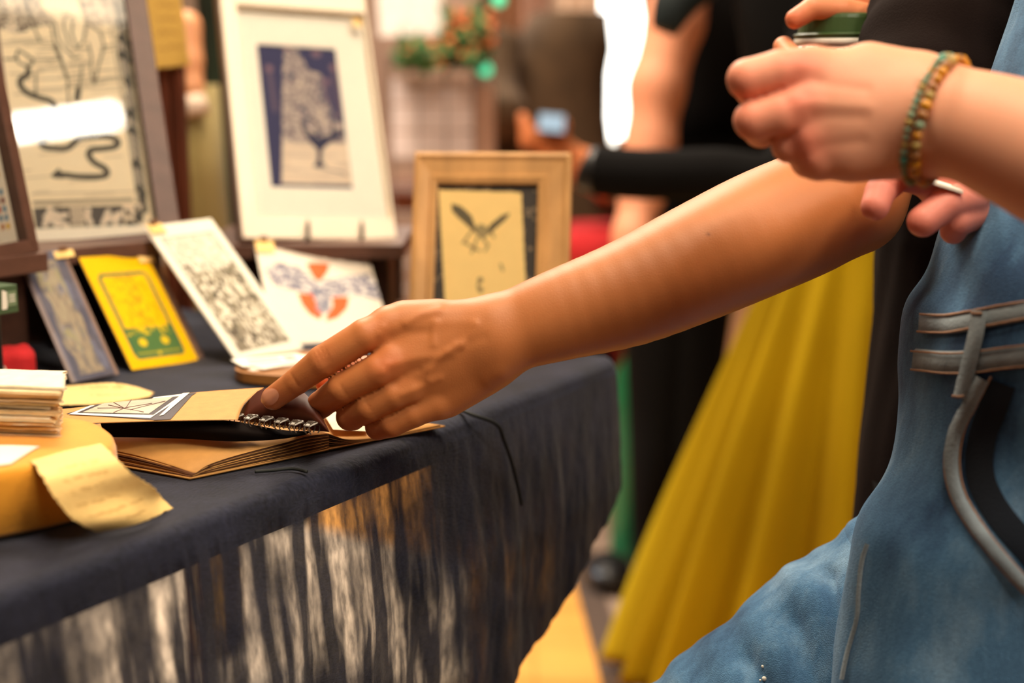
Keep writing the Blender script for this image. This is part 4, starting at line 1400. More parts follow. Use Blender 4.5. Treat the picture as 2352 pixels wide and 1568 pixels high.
# added black sheet standing in for the shade under the lifted page
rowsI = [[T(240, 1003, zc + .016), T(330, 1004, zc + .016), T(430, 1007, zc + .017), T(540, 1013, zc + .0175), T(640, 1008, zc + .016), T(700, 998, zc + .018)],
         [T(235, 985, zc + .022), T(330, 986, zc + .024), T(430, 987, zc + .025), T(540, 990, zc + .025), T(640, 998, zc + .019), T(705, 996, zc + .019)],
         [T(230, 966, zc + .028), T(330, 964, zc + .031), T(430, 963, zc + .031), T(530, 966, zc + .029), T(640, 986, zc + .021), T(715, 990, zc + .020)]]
io, _ = paper_patch('shade_sheet', rowsI, mat('under_page_shade', lin(14, 7, 5), .95, .1, spec=.1), None, None, nseg=5, parent=bk)
io['label'] = 'added black sheet standing for the shade under the lifted page'
# the turned page standing at the rings (the shade on it is painted as dark brown)
zs = TZ + .026
line = [T(546 + (757 - 546) * t, 965 + (992 - 965) * t + 3 * math.sin(math.pi * t), zs - .003 * t) for t in np.linspace(0, 1, 12)]
arc = catmull([Vector((x, y, 0)) for x, y in ((545, 964), (556, 938), (580, 909), (607, 890), (655, 889), (700, 903), (728, 934), (757, 992))], 4)
arc = [arc[int(round(i * (len(arc) - 1) / 11))] for i in range(12)]
V = []
for b in range(7):
    for i in range(12):
        lo_, a = line[i], arc[i]
        dlo = proj(lo_)
        px_ = dlo[0] + (a.x - dlo[0]) * b / 6; py_ = dlo[1] + (a.y - dlo[1]) * b / 6
        V.append(P(px_, py_, dlo[2] + (.012 - .014 * max(0, (i - 5) / 6)) * (b / 6) - .010 * math.sin(math.pi * b / 6) - .012 * max(0, (i - 6) / 5) * min(1, b / 2)))
F = [(j * 12 + i, j * 12 + i + 1, (j + 1) * 12 + i + 1, (j + 1) * 12 + i) for j in range(6) for i in range(11)]
F += [tuple(a + len(V) for a in f[::-1]) for f in F]
V += [v + FWD * .0005 for v in V]
mkobj('turned_page', V, F, M['page_shade'], bk, smooth=True, label='kraft page held up by the fingers, its shade painted dark brown')
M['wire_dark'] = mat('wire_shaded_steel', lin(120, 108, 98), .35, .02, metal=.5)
# rings
for k, (x, y) in enumerate(((549, 965), (582, 968), (617, 972), (651, 976), (685, 981), (719, 984))):
    c = T(x, y - 2, zs + .0025); dR = FWD * -.005
    rr = []
    for s_ in (-1, 1):
        cc_ = c + dR + bw2 * (.0020 * s_)
        pts = [cc_ + Vector((bd_.x * math.cos(t) * .0044, bd_.y * math.cos(t) * .0044, math.sin(t) * .0044)) for t in np.linspace(-.9, math.pi + .9, 12)]
        rr.append(pts)
    mb = MB()
    for pts in rr: mb.tube(pts, .00048, 6)
    mb.tube([rr[0][3], rr[1][3]], .0006, 6); mb.tube([rr[0][6], rr[1][6]], .0009, 6)
    mb.build('wire_ring', M['wire_dark'], bk)
    mb = MB()
    mb.box(rr[0][4] - bw2 * .0006, (rr[1][4] - rr[0][4]) * 1.35, (rr[0][8] - rr[0][4]) * 1.0, Vector((0, 0, .0008)))
    mb.build('ring_loop_end', M['steel'], bk)
# punched edge of small holes between the rings: a thin pale toothed strip
mb = MB()
for k in range(26):
    t = .06 + .86 * k / 25
    x = 546 + (757 - 546) * t * .86; y = 967 + 25 * t * .86
    c = T(x, y + 3, zs - .001) - FWD * .0025
    mb.box(c, bd_ * .0012, Vector((0, 0, .0016)), bw * .0004)
o_ = mb.build('punched_edge', M['kraft'], bk); o_['kind'] = 'stuff'

# black elastic hanging from the sketchbook over the edge
pts = []
for (x, y, off) in ((1062, 940, 0), (1085, 952, 0)):
    pts.append(T(x, y, TZ + .0022))
for (x, y) in ((1098, 968), (1116, 1005), (1134, 1055), (1148, 1108), (1157, 1152)):
    s_, z_ = vplane(x, y)
    p = E0 + ed * s_; p.z = z_
    pts.append(p - em * .017)
pts[0] = T(1052, 938, TZ + .002)
c_ = catmull(pts, 6)
V = []; wv = ed * .0018
mb = MB().tube(c_, [.0015] * len(c_), 8)
tag(mb.build('elastic_cord', M['black_cord'], smooth=True), 'thin black elastic cord hanging over the cloth edge right of the sketchbook', 'cord')
pts = [T(585, 1083, TZ + .0016), T(625, 1080, TZ + .0016), T(670, 1076, TZ + .0016), T(705, 1083, TZ + .0016)]
tag(MB().tube(catmull(pts, 6), .0012, 8).build('ribbon_end', M['black_cord'], smooth=True), 'short black ribbon end lying under the near side of the sketchbook', 'ribbon')

# ================================================================== behind the frames
sg = lambda a, b, c, d: (a, b, c, d)
BLs, BRs = P(352, 158, 1.66), P(412, 152, 1.68)
TLs = lean(BLs, BRs, (325, -40))[2]
RS_ = Rect(BLs, BRs, TLs)
RS_.w = RS_.w * 1.05
e = empty('kraft_sign', RS_.o, 'yellow kraft sign with faint handwriting above the dark wooden stand', 'sign')
RS2 = RS_.sub(-.01, 0, RS_.w + .012, RS_.h + .01)
RS2.slab('sign_board', M['tag'], e, -.004)
cv = Canvas(RS2.sub(.0005, .0005, RS2.w - .0005, RS2.h - .0005, .0), .001, (206, 164, 78))
r_ = random.Random(3)
for k, y in enumerate((12, 42, 74, 108)):
    x = 362
    while x < 400 + r_.random() * 12:
        cv.line([(x, y + r_.uniform(-5, 5)), (x + 5, y + r_.uniform(-5, 5)), (x + 9, y + r_.uniform(-6, 6))], .0016, (150, 110, 46))
        x += 12
cv.build('written_face', M['print'], e, .0006)
st = empty('wooden_stand', Vector((P(390, 500, 1.7).x, P(390, 500, 1.7).y, TZ)), 'slim red brown wooden stand under the kraft sign', 'stand')
a, b = P(366, 150, 1.70), P(415, 150, 1.70)
zt = a.z
for (x0, x1) in ((366, 384), (398, 415)):
    p = P(x0 + 8, 300, 1.70); p.z = 0.001
    MB().box(p, (P(x1, 300, 1.7) - P(x0, 300, 1.7)), (0, .02, 0), (0, 0, zt)).build('upright', M['dark_wood_chair'], st)
p = P(366, 300, 1.71); p.z = .5
MB().box(p, (P(418, 300, 1.71) - P(366, 300, 1.71)), (0, .012, 0), (0, 0, zt - .5)).build('back_board', M['dark_wood_chair'], st)
# ================================================================== people: skin
def stations(p, ST):
    """ST: (top px, bottom px, depth, r): limb with its wide side across the view"""
    d = None; tracks = []
    F_ = []
    for i in range(len(ST) - 1):      # finer stations along a smooth curve, so no rings show
        q4 = [ST[max(i - 1, 0)], ST[i], ST[i + 1], ST[min(i + 2, len(ST) - 1)]]
        fl = [np.array([*q[0], *q[1], q[2], q[3]]) for q in q4]
        for t in (0, .25, .5, .75):
            v = .5 * (2 * fl[1] + (fl[2] - fl[0]) * t + (2 * fl[0] - 5 * fl[1] + 4 * fl[2] - fl[3]) * t * t + (3 * fl[1] - fl[0] - 3 * fl[2] + fl[3]) * t ** 3)
            F_.append(((v[0], v[1]), (v[2], v[3]), v[4], v[5]))
    F_.append(ST[-1])
    for (ax, ay), (bx, by), dep, r in F_:
        cx, cy = (ax + bx) / 2, (ay + by) / 2
        hw = math.hypot(bx - ax, by - ay) / 2 / FPX * dep
        ux, uy = (ax - bx), (ay - by); l = math.hypot(ux, uy); ux /= l; uy /= l
        r = min(r, hw)
        o = (hw - r) / dep * FPX
        tracks.append((P(cx + ux * o, cy + uy * o, dep), P(cx - ux * o, cy - uy * o, dep), P(cx, cy, dep), r))
    for k in (0, 1, 2):
        t_ = None
        for i in range(len(tracks) - 1):
            a, b = tracks[i], tracks[i + 1]
            q = rcone(p, a[k], b[k], a[3], b[3])
            t_ = q if t_ is None else smin(t_, q, .0015)
        d = t_ if d is None else smin(d, t_, .016)
    return d + .002


def chain(p, pts, k=.0012):
    d = None
    for i in range(len(pts) - 1):
        (x1, y1, d1, r1), (x2, y2, d2, r2) = pts[i], pts[i + 1]
        q = rcone(p, P(x1, y1, d1), P(x2, y2, d2), r1, r2)
        d = q if d is None else smin(d, q, k)
    return d


def bumps(V, N, lines, front=True):
    """raise veins and tendons / press creases on the camera-facing skin"""
    x, y, d = projnp(V)
    out = V.copy()
    vis = (N @ -np.array(FWD)) > .1
    for pts, wid, amp in lines:
        best = np.full(len(V), 1e9)
        for i in range(len(pts) - 1):
            ax, ay = pts[i]; bx, by = pts[i + 1]
            L2 = (bx - ax) ** 2 + (by - ay) ** 2
            t = np.clip(((x - ax) * (bx - ax) + (y - ay) * (by - ay)) / L2, 0, 1)
            best = np.minimum(best, np.hypot(x - ax - t * (bx - ax), y - ay - t * (by - ay)))
        g = np.exp(-(best / wid) ** 2) * amp * vis
        out += N * g[:, None]
    return out


def tint(V, base, spots):
    C = np.tile(np.array(lin(*base)), (len(V), 1))
    for c, r, col, a in spots:
        g = np.exp(-(np.linalg.norm(V - np.array(c), axis=1) / r) ** 2)[:, None] * a
        C = C * (1 - g) + np.array(lin(*col)) * g
    return C


# ---- person reaching for the sketchbook
def f_reach(p):
    # fingers, each: knuckle, middle joint, end joint, tip
    idx = chain(p, [(893, 748, .949, .0118), (838, 770, .944, .0112), (742, 829, .948, .0108), (682, 875, .957, .0090), (628, 914, .966, .0082)])
    mid = chain(p, [(900, 832, .946, .0122), (868, 850, .943, .0112), (786, 892, .950, .0104), (738, 928, .971, .0094), (698, 960, .996, .0084)])
    rng_ = chain(p, [(940, 890, .950, .0116), (905, 905, .948, .0105), (848, 935, .952, .0099), (804, 957, .964, .0094), (812, 962, .982, .0080)])
    lit = chain(p, [(1000, 925, .956, .0110), (950, 948, .955, .0098), (900, 972, .957, .0092), (868, 981, .965, .0085), (872, 985, .980, .0074)])
    th = chain(p, [(1010, 840, .990, .014), (880, 850, .998, .0115), (800, 852, .997, .0098), (752, 878, .992, .0085)])
    f = smin(idx, mid, .0008); f = smin(f, rng_, .0006); f = smin(f, lit, .0006)
    palm = None
    W_ = [(1120, 738, .955, .0165), (1128, 770, .952, .0165), (1135, 800, .953, .0165), (1128, 838, .958, .0160)]
    K_ = [(893, 748, .951, .0135), (900, 830, .948, .0130), (945, 885, .952, .0122), (1005, 922, .959, .0115)]
    for a, b in zip(W_, K_):
        q = chain(p, [a, b]); palm = q if palm is None else smin(palm, q, .010)
    # inner palm and heel of the hand
    palm = smin(palm, chain(p, [(1110, 790, .972, .016), (980, 840, .975, .013)]), .01)
    palm = smin(palm, chain(p, [(1120, 760, .968, .016), (960, 775, .972, .012)]), .01)
    palm = smin(palm, chain(p, [(1000, 735, .956, .0135), (930, 732, .954, .0120)]), .006)
    palm = smin(palm, chain(p, [(1105, 860, .962, .014), (1030, 915, .962, .0115)]), .008)
    arm = stations(p, [((1118, 696), (1158, 868), .957, .0185), ((1175, 660), (1215, 848), .957, .020), ((1262, 618), (1318, 826), .958, .024), ((1400, 557), (1490, 788), .964, .030), ((1550, 480), (1658, 724), .972, .035),
                       ((1690, 412), (1795, 664), .98, .038), ((1800, 366), (1915, 612), .99, .038), ((1885, 345), (1995, 560), 1.0, .035)])
    elbow = chain(p, [(1900, 470, 1.0, .034), (1995, 497, 1.005, .0125)], .01)
    up = chain(p, [(1955, 452, 1.005, .032), (2118, 190, 1.055, .040), (2255, -120, 1.13, .046)], .01)
    body = smin(smin(smin(arm, elbow, .02), up, .02), palm, .012)
    body = smin(body, f, .0035)
    return smin(body, th, .004)


lo = np.array(P(560, 1060, .93)) - .03
V, F = sdf_mesh(f_reach, [-.185, .86, .70], [.36, 1.14, 1.24], .0014)
N = normals(V, F)
V = bumps(V, N, [
    ([(932, 742), (965, 722), (1010, 712)], 9, .0009), ([(1000, 742), (1048, 740), (1092, 742)], 12, .0003),
    ([(984, 869), (989, 848), (1003, 828), (1028, 806), (1060, 794)], 9, .0012), ([(1028, 806), (1046, 790), (1066, 786)], 8, .0006), ([(990, 846), (965, 858), (940, 862)], 9, .0004),
    ([(1001, 742), (994, 765), (996, 790)], 9, .0006), ([(1092, 745), (1078, 772), (1050, 792)], 10, .0006), ([(925, 905), (975, 885), (1010, 868)], 9, .0007),
    ([(905, 835), (960, 822), (1040, 812)], 10, .0006), ([(1110, 775), (1060, 790)], 12, -.0004),
    ([(880, 752), (872, 766)], 9, .0006), ([(888, 838), (880, 852)], 12, .0010), ([(900, 775), (930, 765), (980, 762)], 12, -.0007), ([(930, 862), (960, 850)], 10, -.0006),
    ([(728, 806), (742, 836)], 2.6, -.0005), ([(736, 800), (750, 832)], 2.6, -.0005), ([(745, 798), (757, 828)], 2.4, -.0004), ([(720, 812), (734, 842)], 2.4, -.0003),
    ([(668, 858), (684, 886)], 2.6, -.00035), ([(780, 882), (794, 905)], 3, -.0003), ([(838, 921), (852, 942)], 3, -.0003),
    ([(1120, 872), (1150, 858)], 18, .0008)])
skin = np_mesh('body', V, F)
rd = (206, 104, 62)
S_ = [(P(890, 838, .93), .013, rd, .45), (P(742, 822, .935), .009, (190, 108, 66), .5), (P(868, 752, .935), .012, (206, 116, 66), .35), (P(622, 912, .955), .009, (196, 106, 78), .35), (P(762, 866, .99), .022, (214, 84, 48), .55),
      (P(800, 960, .955), .010, (186, 96, 62), .4), (P(862, 985, .955), .010, (186, 96, 62), .4), (P(740, 925, .955), .012, (180, 98, 62), .4), (P(1560, 720, .94), .05, (176, 96, 54), .25),
      (P(1627, 537, .935), .0012, (86, 44, 28), .95), (P(1895, 460, .955), .0011, (100, 52, 30), .9), (P(1354, 635, .93), .0013, (160, 88, 56), .6), (P(1605, 600, .93), .0022, (170, 92, 56), .4)]
vcol(skin, tint(V, (190, 118, 68), S_))
pA = empty('person', Vector((P(2150, 800, 1.2).x, P(2150, 800, 1.2).y, 0)), 'person in a long faded black tunic reaching a bare tanned arm to the sketchbook', 'person')
bodyA = link('body', skin, M['skin_tan'], pA)
bvS = BVHTree.FromPolygons([Vector(v) for v in V], [tuple(f) for f in F])


def nail(bvh, cx, cy, L_, W_, ang, parent, off=.0005, n=8):
    V = []; ca, sa = math.cos(ang), math.sin(ang)
    for j in range(n + 1):
        for i in range(n + 1):
            u = (i / n * 2 - 1); v = (j / n * 2 - 1)
            # squircle outline
            uu = u * math.sqrt(max(0, 1 - v * v * .5)); vv = v * math.sqrt(max(0, 1 - u * u * .5))
            x = cx + ca * uu * L_ / 2 - sa * vv * W_ / 2; y = cy + sa * uu * L_ / 2 + ca * vv * W_ / 2
            h = stick(bvh, x, y, off + .0004 * (1 - u * u * .6 - v * v * .6))
            V.append(h)
    f0 = next((v for v in V if v is not None), None)
    if f0 is None: return
    V = [v if v is not None else f0 for v in V]
    F = [(j * (n + 1) + i, j * (n + 1) + i + 1, (j + 1) * (n + 1) + i + 1, (j + 1) * (n + 1) + i) for j in range(n) for i in range(n)]
    mkobj('fingernail', V, F, M['nail'], parent, smooth=True)


nail(bvS, 621, 911, 44, 34, math.atan2(-26, 34), bodyA)
# the hand of the other arm around the cup
dC = 1.12


def f_cup(p):
    a = chain(p, [(2010, 45, 1.13, .011), (1935, 22, 1.12, .0095), (1868, 18, 1.115, .0088), (1826, 44, 1.115, .0078)])
    b = chain(p, [(2010, 20, 1.16, .011), (1940, -4, 1.15, .0095), (1880, 8, 1.15, .0085)])
    c = chain(p, [(1800, 108, 1.13, .0085), (1830, 150, 1.11, .0095), (1900, 190, 1.08, .010), (2000, 210, 1.07, .012)])
    dd = chain(p, [(1795, 165, 1.13, .0085), (1840, 200, 1.10, .0095), (1900, 235, 1.08, .010), (2010, 245, 1.07, .012)])
    e_ = chain(p, [(2010, 60, 1.14, .016), (2030, 200, 1.10, .018), (2100, 260, 1.12, .022), (2300, 330, 1.2, .030)], .01)
    return smin(smin(smin(a, b, .001), smin(c, dd, .001), .003), e_, .006)


V, F = sdf_mesh(f_cup, [.17, .98, .80], [.46, 1.26, 1.09], .002)
me = np_mesh('cup_hand', V, F); vcol(me, tint(V, (222, 140, 98), [(P(1820, 40, 1.11), .012, (208, 100, 70), .6)]))
link('cup_hand', me, M['skin_tan'], pA)


def loft_rows(rows, nseg=56, cloth=None, pw=2.2, seed=1):
    """rows: (left px, y px, a, b, depth) -> horizontal rings whose left side falls on the pixel"""
    R_ = []
    for (lx, y, a, b, d) in rows:
        L_ = P(lx, y, d)
        c = L_ + Vector((a, 0, 0))
        ring = []
        for k in range(nseg):
            th = 2 * math.pi * k / nseg
            cx = math.copysign(abs(math.cos(th)) ** (2 / pw), math.cos(th)); sy = math.copysign(abs(math.sin(th)) ** (2 / pw), math.sin(th))
            q = c + Vector((a * cx, b * sy, 0))
            if cloth: q += cloth(th, q)
            ring.append(q)
        R_.append(ring)
    return R_


def dense(rows, n=8):
    v = catmull([Vector((r[0], r[1], 0)) for r in rows], n)
    ys = [r[1] for r in rows]
    return [(p.x, p.y) + tuple(interp(ys, [r[k] for r in rows], p.y) for k in (2, 3, 4)) for p in v]


# tunic
def wrinkle(sx, sz, amp, seed):
    def f(th, q):
        n = mnoise.noise(Vector((q.x * sx, q.y * sx, q.z * sz + seed))) * amp + mnoise.noise(Vector((q.x * sx * 2.3, q.y * sx * 2.3, q.z * sz * 2 + seed))) * amp * .4
        return Vector((math.cos(th), math.sin(th), 0)) * n
    return f


rows = dense([(2090, -420, .15, .11, 1.22), (2080, -100, .16, .11, 1.21), (2062, 200, .16, .11, 1.20), (2040, 480, .16, .11, 1.19), (2024, 570, .16, .11, 1.19), (2010, 760, .165, .115, 1.18), (1995, 930, .17, .12, 1.18), (1980, 1080, .175, .12, 1.18), (1968, 1228, .18, .125, 1.18)], 8)
mb = MB().rings(loft_rows(rows, 90, wrinkle(30, 3, .006, 2)), cap=True)
tun = mb.build('tunic', M['tunic'], pA, smooth=True)
slv = catmull([P(2330, -260, 1.16), P(2260, -120, 1.13), P(2190, 20, 1.095), P(2155, 120, 1.07), P(2120, 260, 1.045)], 8)
mb = MB().tube(slv, [.066 - .010 * i / (len(slv) - 1) + .0016 * math.sin(i * 1.1) for i in range(len(slv))], 28, cap=False)
mb.build('sleeve', M['tunic'], pA, smooth=True)
# trousers under the tunic, down to the floor
for lx, dd in ((2060, 1.16), (2110, 1.30)):
    t0 = P(lx + 150, 1100, dd)
    MB().tube([t0, Vector((t0.x, t0.y, .45)), Vector((t0.x - .01, t0.y, .05))], [.075, .058, .045], 20).build('trouser_leg', M['black_cloth'], pA, smooth=True)
    MB().ball(Vector((t0.x - .05, t0.y - .01, .032)), .045, 14, 8, (1.9, .9, .68)).build('shoe', M['black'], pA, smooth=True)
mb = MB().rings([[P(2300, -520, 1.22) + Vector((.05 * math.cos(t), .05 * math.sin(t), z)) for t in np.linspace(0, 2 * math.pi, 17)[:-1]] for z in (-.05, .0, .05)])
mb.build('neck', M['cream_cloth'], pA, smooth=True)

# the cup
cup_c = P(1938, 78, 1.145)
cup = empty('lidded_cup', Vector((cup_c.x, cup_c.y, cup_c.z - .10)), 'glass cup with a dark green screw lid held at the hip', 'cup')
def disc_rings(c, prof, seg=40): return [[Vector((c.x + r * math.cos(2 * math.pi * k / seg), c.y + r * math.sin(2 * math.pi * k / seg), c.z + z)) for k in range(seg)] for z, r in prof]
MB().rings(disc_rings(cup_c, [(-.004, .0385), (-.001, .0400), (0, .0385), (.0005, .0365), (.012, .0358), (.0145, .0350), (.0155, .0330), (.0140, .0310), (.0138, .012), (.0138, .001)])).build('lid', M['green_lid'], cup, smooth=False)
MB().rings(disc_rings(cup_c, [(-.010, .0380), (-.0045, .0395), (-.004, .0385)])).build('metal_ring', M['steel'], cup, smooth=True)
MB().rings(disc_rings(cup_c, [(-.098, .028), (-.1, .026), (-.098, .030), (-.05, .0365), (-.010, .0385)]), cap=True).build('glass_body', glass_mat('jar_glass', .05), cup, smooth=True)
MB().box(cup_c + Vector((-.004, -.012, .0139)), (.010, 0, 0), (0, .005, 0), (0, 0, .0012)).build('sip_hole', M['black'], cup)

# ---- person in dungarees
pB = empty('person', Vector((P(2560, 1200, .95).x, P(2560, 1200, .95).y, 0)), 'person in washed blue denim dungarees at the right edge, wearing a bead bracelet', 'person')


def f_pink(p):
    i = chain(p, [(1862, 165, .800, .0135), (1790, 165, .797, .0122), (1716, 182, .797, .0113), (1728, 205, .816, .0100), (1775, 195, .838, .009)])
    m = chain(p, [(1850, 235, .797, .0130), (1790, 262, .795, .0118), (1730, 276, .797, .0110), (1748, 300, .816, .0098), (1795, 290, .838, .009)])
    r = chain(p, [(1855, 308, .802, .0125), (1812, 334, .806, .0098), (1822, 340, .824, .009)])
    l = chain(p, [(1872, 362, .808, .0125), (1856, 368, .818, .010), (1860, 352, .835, .009)])
    f = smin(smin(smin(i, m, .0008), r, .0008), l, .001)
    th = chain(p, [(1990, 190, .815, .016), (1880, 170, .830, .012), (1800, 190, .840, .010)])
    palm = None
    W_ = [(2120, 195, .800, .0165), (2130, 240, .793, .0165), (2130, 285, .793, .0165), (2120, 330, .799, .0165)]
    K_ = [(1868, 165, .803, .0142), (1855, 232, .799, .0132), (1862, 305, .803, .0128), (1885, 362, .808, .0125)]
    for a, b in zip(W_, K_):
        q = chain(p, [a, b]); palm = q if palm is None else smin(palm, q, .012)
    palm = smin(palm, chain(p, [(1995, 150, .806, .0125), (2090, 178, .803, .0130)]), .01)
    palm = smin(palm, chain(p, [(2080, 350, .803, .0125), (1960, 362, .806, .012)]), .01)
    palm = smin(palm, chain(p, [(2080, 270, .812, .020), (1920, 260, .822, .018)]), .012)
    arm = stations(p, [((2140, 150), (2120, 385), .797, .020), ((2230, 158), (2205, 412), .785, .0235), ((2352, 190), (2310, 462), .766, .0285), ((2550, 250), (2490, 560), .74, .034), ((2760, 330), (2700, 650), .72, .037)])
    b = smin(smin(palm, arm, .014), f, .004)
    return smin(b, th, .004)


V, F = sdf_mesh(f_pink, [.105, .69, .82], [.42, .86, 1.05], .0017)
N = normals(V, F)
V = bumps(V, N, [([(1841, 130), (1845, 150)], 22, .0010), ([(1829, 225), (1835, 240)], 20, .0012), ([(1838, 305), (1842, 318)], 18, .0009), ([(1853, 352), (1860, 365)], 18, .0009),
                 ([(1880, 190), (1990, 205)], 14, -.0006), ([(1870, 268), (1980, 270)], 14, -.0006), ([(1880, 335), (1980, 325)], 14, -.0005), ([(1850, 235), (2000, 245)], 12, .0005), ([(2110, 200), (2130, 330)], 14, -.0008)])
me = np_mesh('body', V, F)
rd = (240, 132, 108)
vcol(me, tint(V, (230, 164, 132), [(P(1841, 135, .785), .014, rd, .7), (P(1829, 225, .785), .014, rd, .75), (P(1845, 312, .79), .010, rd, .5), (P(1855, 358, .79), .014, rd, .65), (P(1700, 190, .79), .016, rd, .55), (P(1712, 275, .79), .014, rd, .5), (P(1795, 340, .79), .010, rd, .3)]))
bodyB = link('body', me, M['skin_pink'], pB)
bvP = BVHTree.FromPolygons([Vector(v) for v in V], [tuple(f) for f in F])


def f_low(p):
    a = chain(p, [(2060, 395, .905, .0125), (2022, 440, .890, .0095), (2010, 474, .885, .0090)])
    a2 = chain(p, [(2200, 420, .92, .016), (2110, 400, .915, .013), (2060, 395, .905, .0115)])
    b = chain(p, [(2230, 455, .90, .0115), (2170, 470, .890, .0105), (2120, 508, .885, .0100)])
    c = chain(p, [(2240, 490, .905, .0105), (2196, 510, .895, .0095), (2190, 530, .90, .0085)])
    h = chain(p, [(2180, 430, .925, .018), (2300, 470, .95, .028), (2480, 560, 1.0, .032)], .01)
    return smin(smin(smin(smin(a, a2, .003), h, .01), b, .001), c, .001)


V, F = sdf_mesh(f_low, [.2, .80, .80], [.45, 1.04, .99], .0019)
me = np_mesh('far_hand', V, F); vcol(me, tint(V, (222, 138, 122), [(P(2070, 440, .9), .02, (150, 48, 40), .5)]))
link('far_hand', me, M['skin_pink'], pB)
hc = MB().box(P(2072, 402, .875), P(2212, 446, .88) - P(2072, 402, .875), (0, .05, .004), (0, 0, .0022)).build('folded_card', M['paper_white'], None, bevel=.0004)
tag(hc, 'thin pale card held in the lower fingers beneath the bracelet wrist', 'card')

# dungarees
DR = [(2374, -300, .11, .10, .93), (2368, -60, .115, .10, .93), (2312, 160, .12, .11, .93), (2222, 430, .13, .118, .93), (2184, 560, .135, .12, .93), (2162, 650, .138, .12, .93), (2122, 715, .142, .12, .93), (2106, 770, .144, .122, .93), (2097, 860, .146, .122, .93), (2094, 960, .148, .122, .93),
      (2076, 1050, .15, .122, .93), (2040, 1132, .15, .12, .93), (1992, 1212, .15, .115, .93), (1970, 1300, .145, .11, .93), (1958, 1420, .14, .105, .93), (1926, 1568, .135, .10, .93), (1900, 1800, .12, .095, .93), (1910, 2300, .10, .085, .93)]
LR = loft_rows(dense(DR, 6), 96, wrinkle(13, 10, .0075, 7), 2.3)
mb = MB().rings(LR)
dun = mb.build('dungarees', M['denim'], pB, smooth=True)
bvD = BVHTree.FromPolygons(mb.v, mb.f)
ctr = [(1985, 1215), (1880, 1285), (1790, 1345), (1690, 1425), (1600, 1497), (1520, 1568), (1420, 1650)]
ax_ = [P(x + .62 * 268, y + .78 * 268, 1.03 + .004 * i) for i, (x, y) in enumerate(ctr)]
ax_ = [P(2350, 1150, 1.0), P(2220, 1330, 1.02)] + ax_
axd = catmull(ax_, 20)
mbl = MB(); mbl.tube(axd, [.085] * len(axd), 110)
nv = []
for v in mbl.v:
    n = mnoise.noise(Vector((v.x * 14, v.y * 14, v.z * 14))) * .006 + mnoise.noise(Vector((v.x * 34 + v.z * 30, v.y * 10, v.z * 12 + 5))) * .005 - abs(mnoise.noise(Vector((v.x * 9 - v.z * 16, 3, v.z * 5)))) * .014 + .004
    x_, y_, _d = proj(v)
    for (fx0, fy0, fx1, fy1, wd, am) in ((1908, 1320, 1925, 1480, 13, .007), (1825, 1430, 1870, 1600, 26, .009), (1725, 1520, 1790, 1640, 22, .005)):
        L2 = (fx1 - fx0) ** 2 + (fy1 - fy0) ** 2; t_ = min(1, max(0, ((x_ - fx0) * (fx1 - fx0) + (y_ - fy0) * (fy1 - fy0)) / L2))
        n -= am * math.exp(-(math.hypot(x_ - fx0 - t_ * (fx1 - fx0), y_ - fy0 - t_ * (fy1 - fy0)) / wd) ** 2)
    nv.append(v + UPV * n + RGT * -n * .6)
mbl.v = nv
# the knee turns down: shin to the floor
kn = axd[-1]
mbl.build('raised_leg', M['denim'], pB, smooth=True)
MB().tube(catmull([kn, kn + Vector((-.05, .0, -.10)), Vector((kn.x - .05, kn.y + .01, .30)), Vector((kn.x - .03, kn.y + .02, .04))], 6), [.085, .085, .084, .082, .08, .076, .074, .072, .07, .068, .066, .064, .062, .06, .058, .056, .055, .055, .055], 24).build('shin', M['denim'], pB, smooth=True)


def ribbon_on(bvh, pts, w_px, m, name, parent, off=.0012, label=None, n=8, th=.0016):
    c = catmull([Vector((x, y, 0)) for x, y in pts], n)
    A, B = [], []
    rows_ = []
    for i, p in enumerate(c):
        t = (c[min(i + 1, len(c) - 1)] - c[max(i - 1, 0)]).normalized(); q = Vector((-t.y, t.x, 0)) * w_px / 2
        row = [stick(bvh, p.x + q.x * s, p.y + q.y * s, off + (th if abs(s) < .9 else 0)) for s in (-1, -.8, 0, .8, 1)]
        if all(row): rows_.append(row)
    if len(rows_) < 2: return None
    V = [v for r in rows_ for v in r]
    F = [(i * 5 + k, i * 5 + k + 1, (i + 1) * 5 + k + 1, (i + 1) * 5 + k) for i in range(len(rows_) - 1) for k in range(4)]
    return mkobj(name, V, F, m, parent, smooth=True, label=label)


ribbon_on(bvD, [(2118, 742), (2180, 744), (2240, 736), (2300, 724), (2400, 706)], 46, M['denim_seam'], 'waistband', dun, .001)
ribbon_on(bvD, [(2104, 826), (2170, 832), (2240, 830), (2310, 822), (2400, 812)], 52, M['denim_seam'], 'waistband', dun, .001)
for L_ in ([(2122, 724), (2180, 728), (2240, 718), (2300, 706), (2380, 692)], [(2116, 762), (2180, 766), (2240, 756), (2300, 746), (2380, 730)], [(2102, 806), (2170, 812), (2240, 810), (2310, 800), (2380, 792)], [(2102, 848), (2170, 856), (2240, 856), (2310, 846), (2380, 838)]):
    ribbon_on(bvD, L_, 5, M['thread'], 'stitching', dun, .0032, th=.0004)
ribbon_on(bvD, [(2262, 722), (2254, 770), (2240, 830), (2222, 912)], 34, M['denim_seam'], 'belt_loop', dun, .0045, th=.002)
for y, x in ((728, 2262), (908, 2222)):
    ribbon_on(bvD, [(x - 13, y), (x, y + 1), (x + 13, y)], 6, M['thread'], 'bartack', dun, .0072, th=.0004)
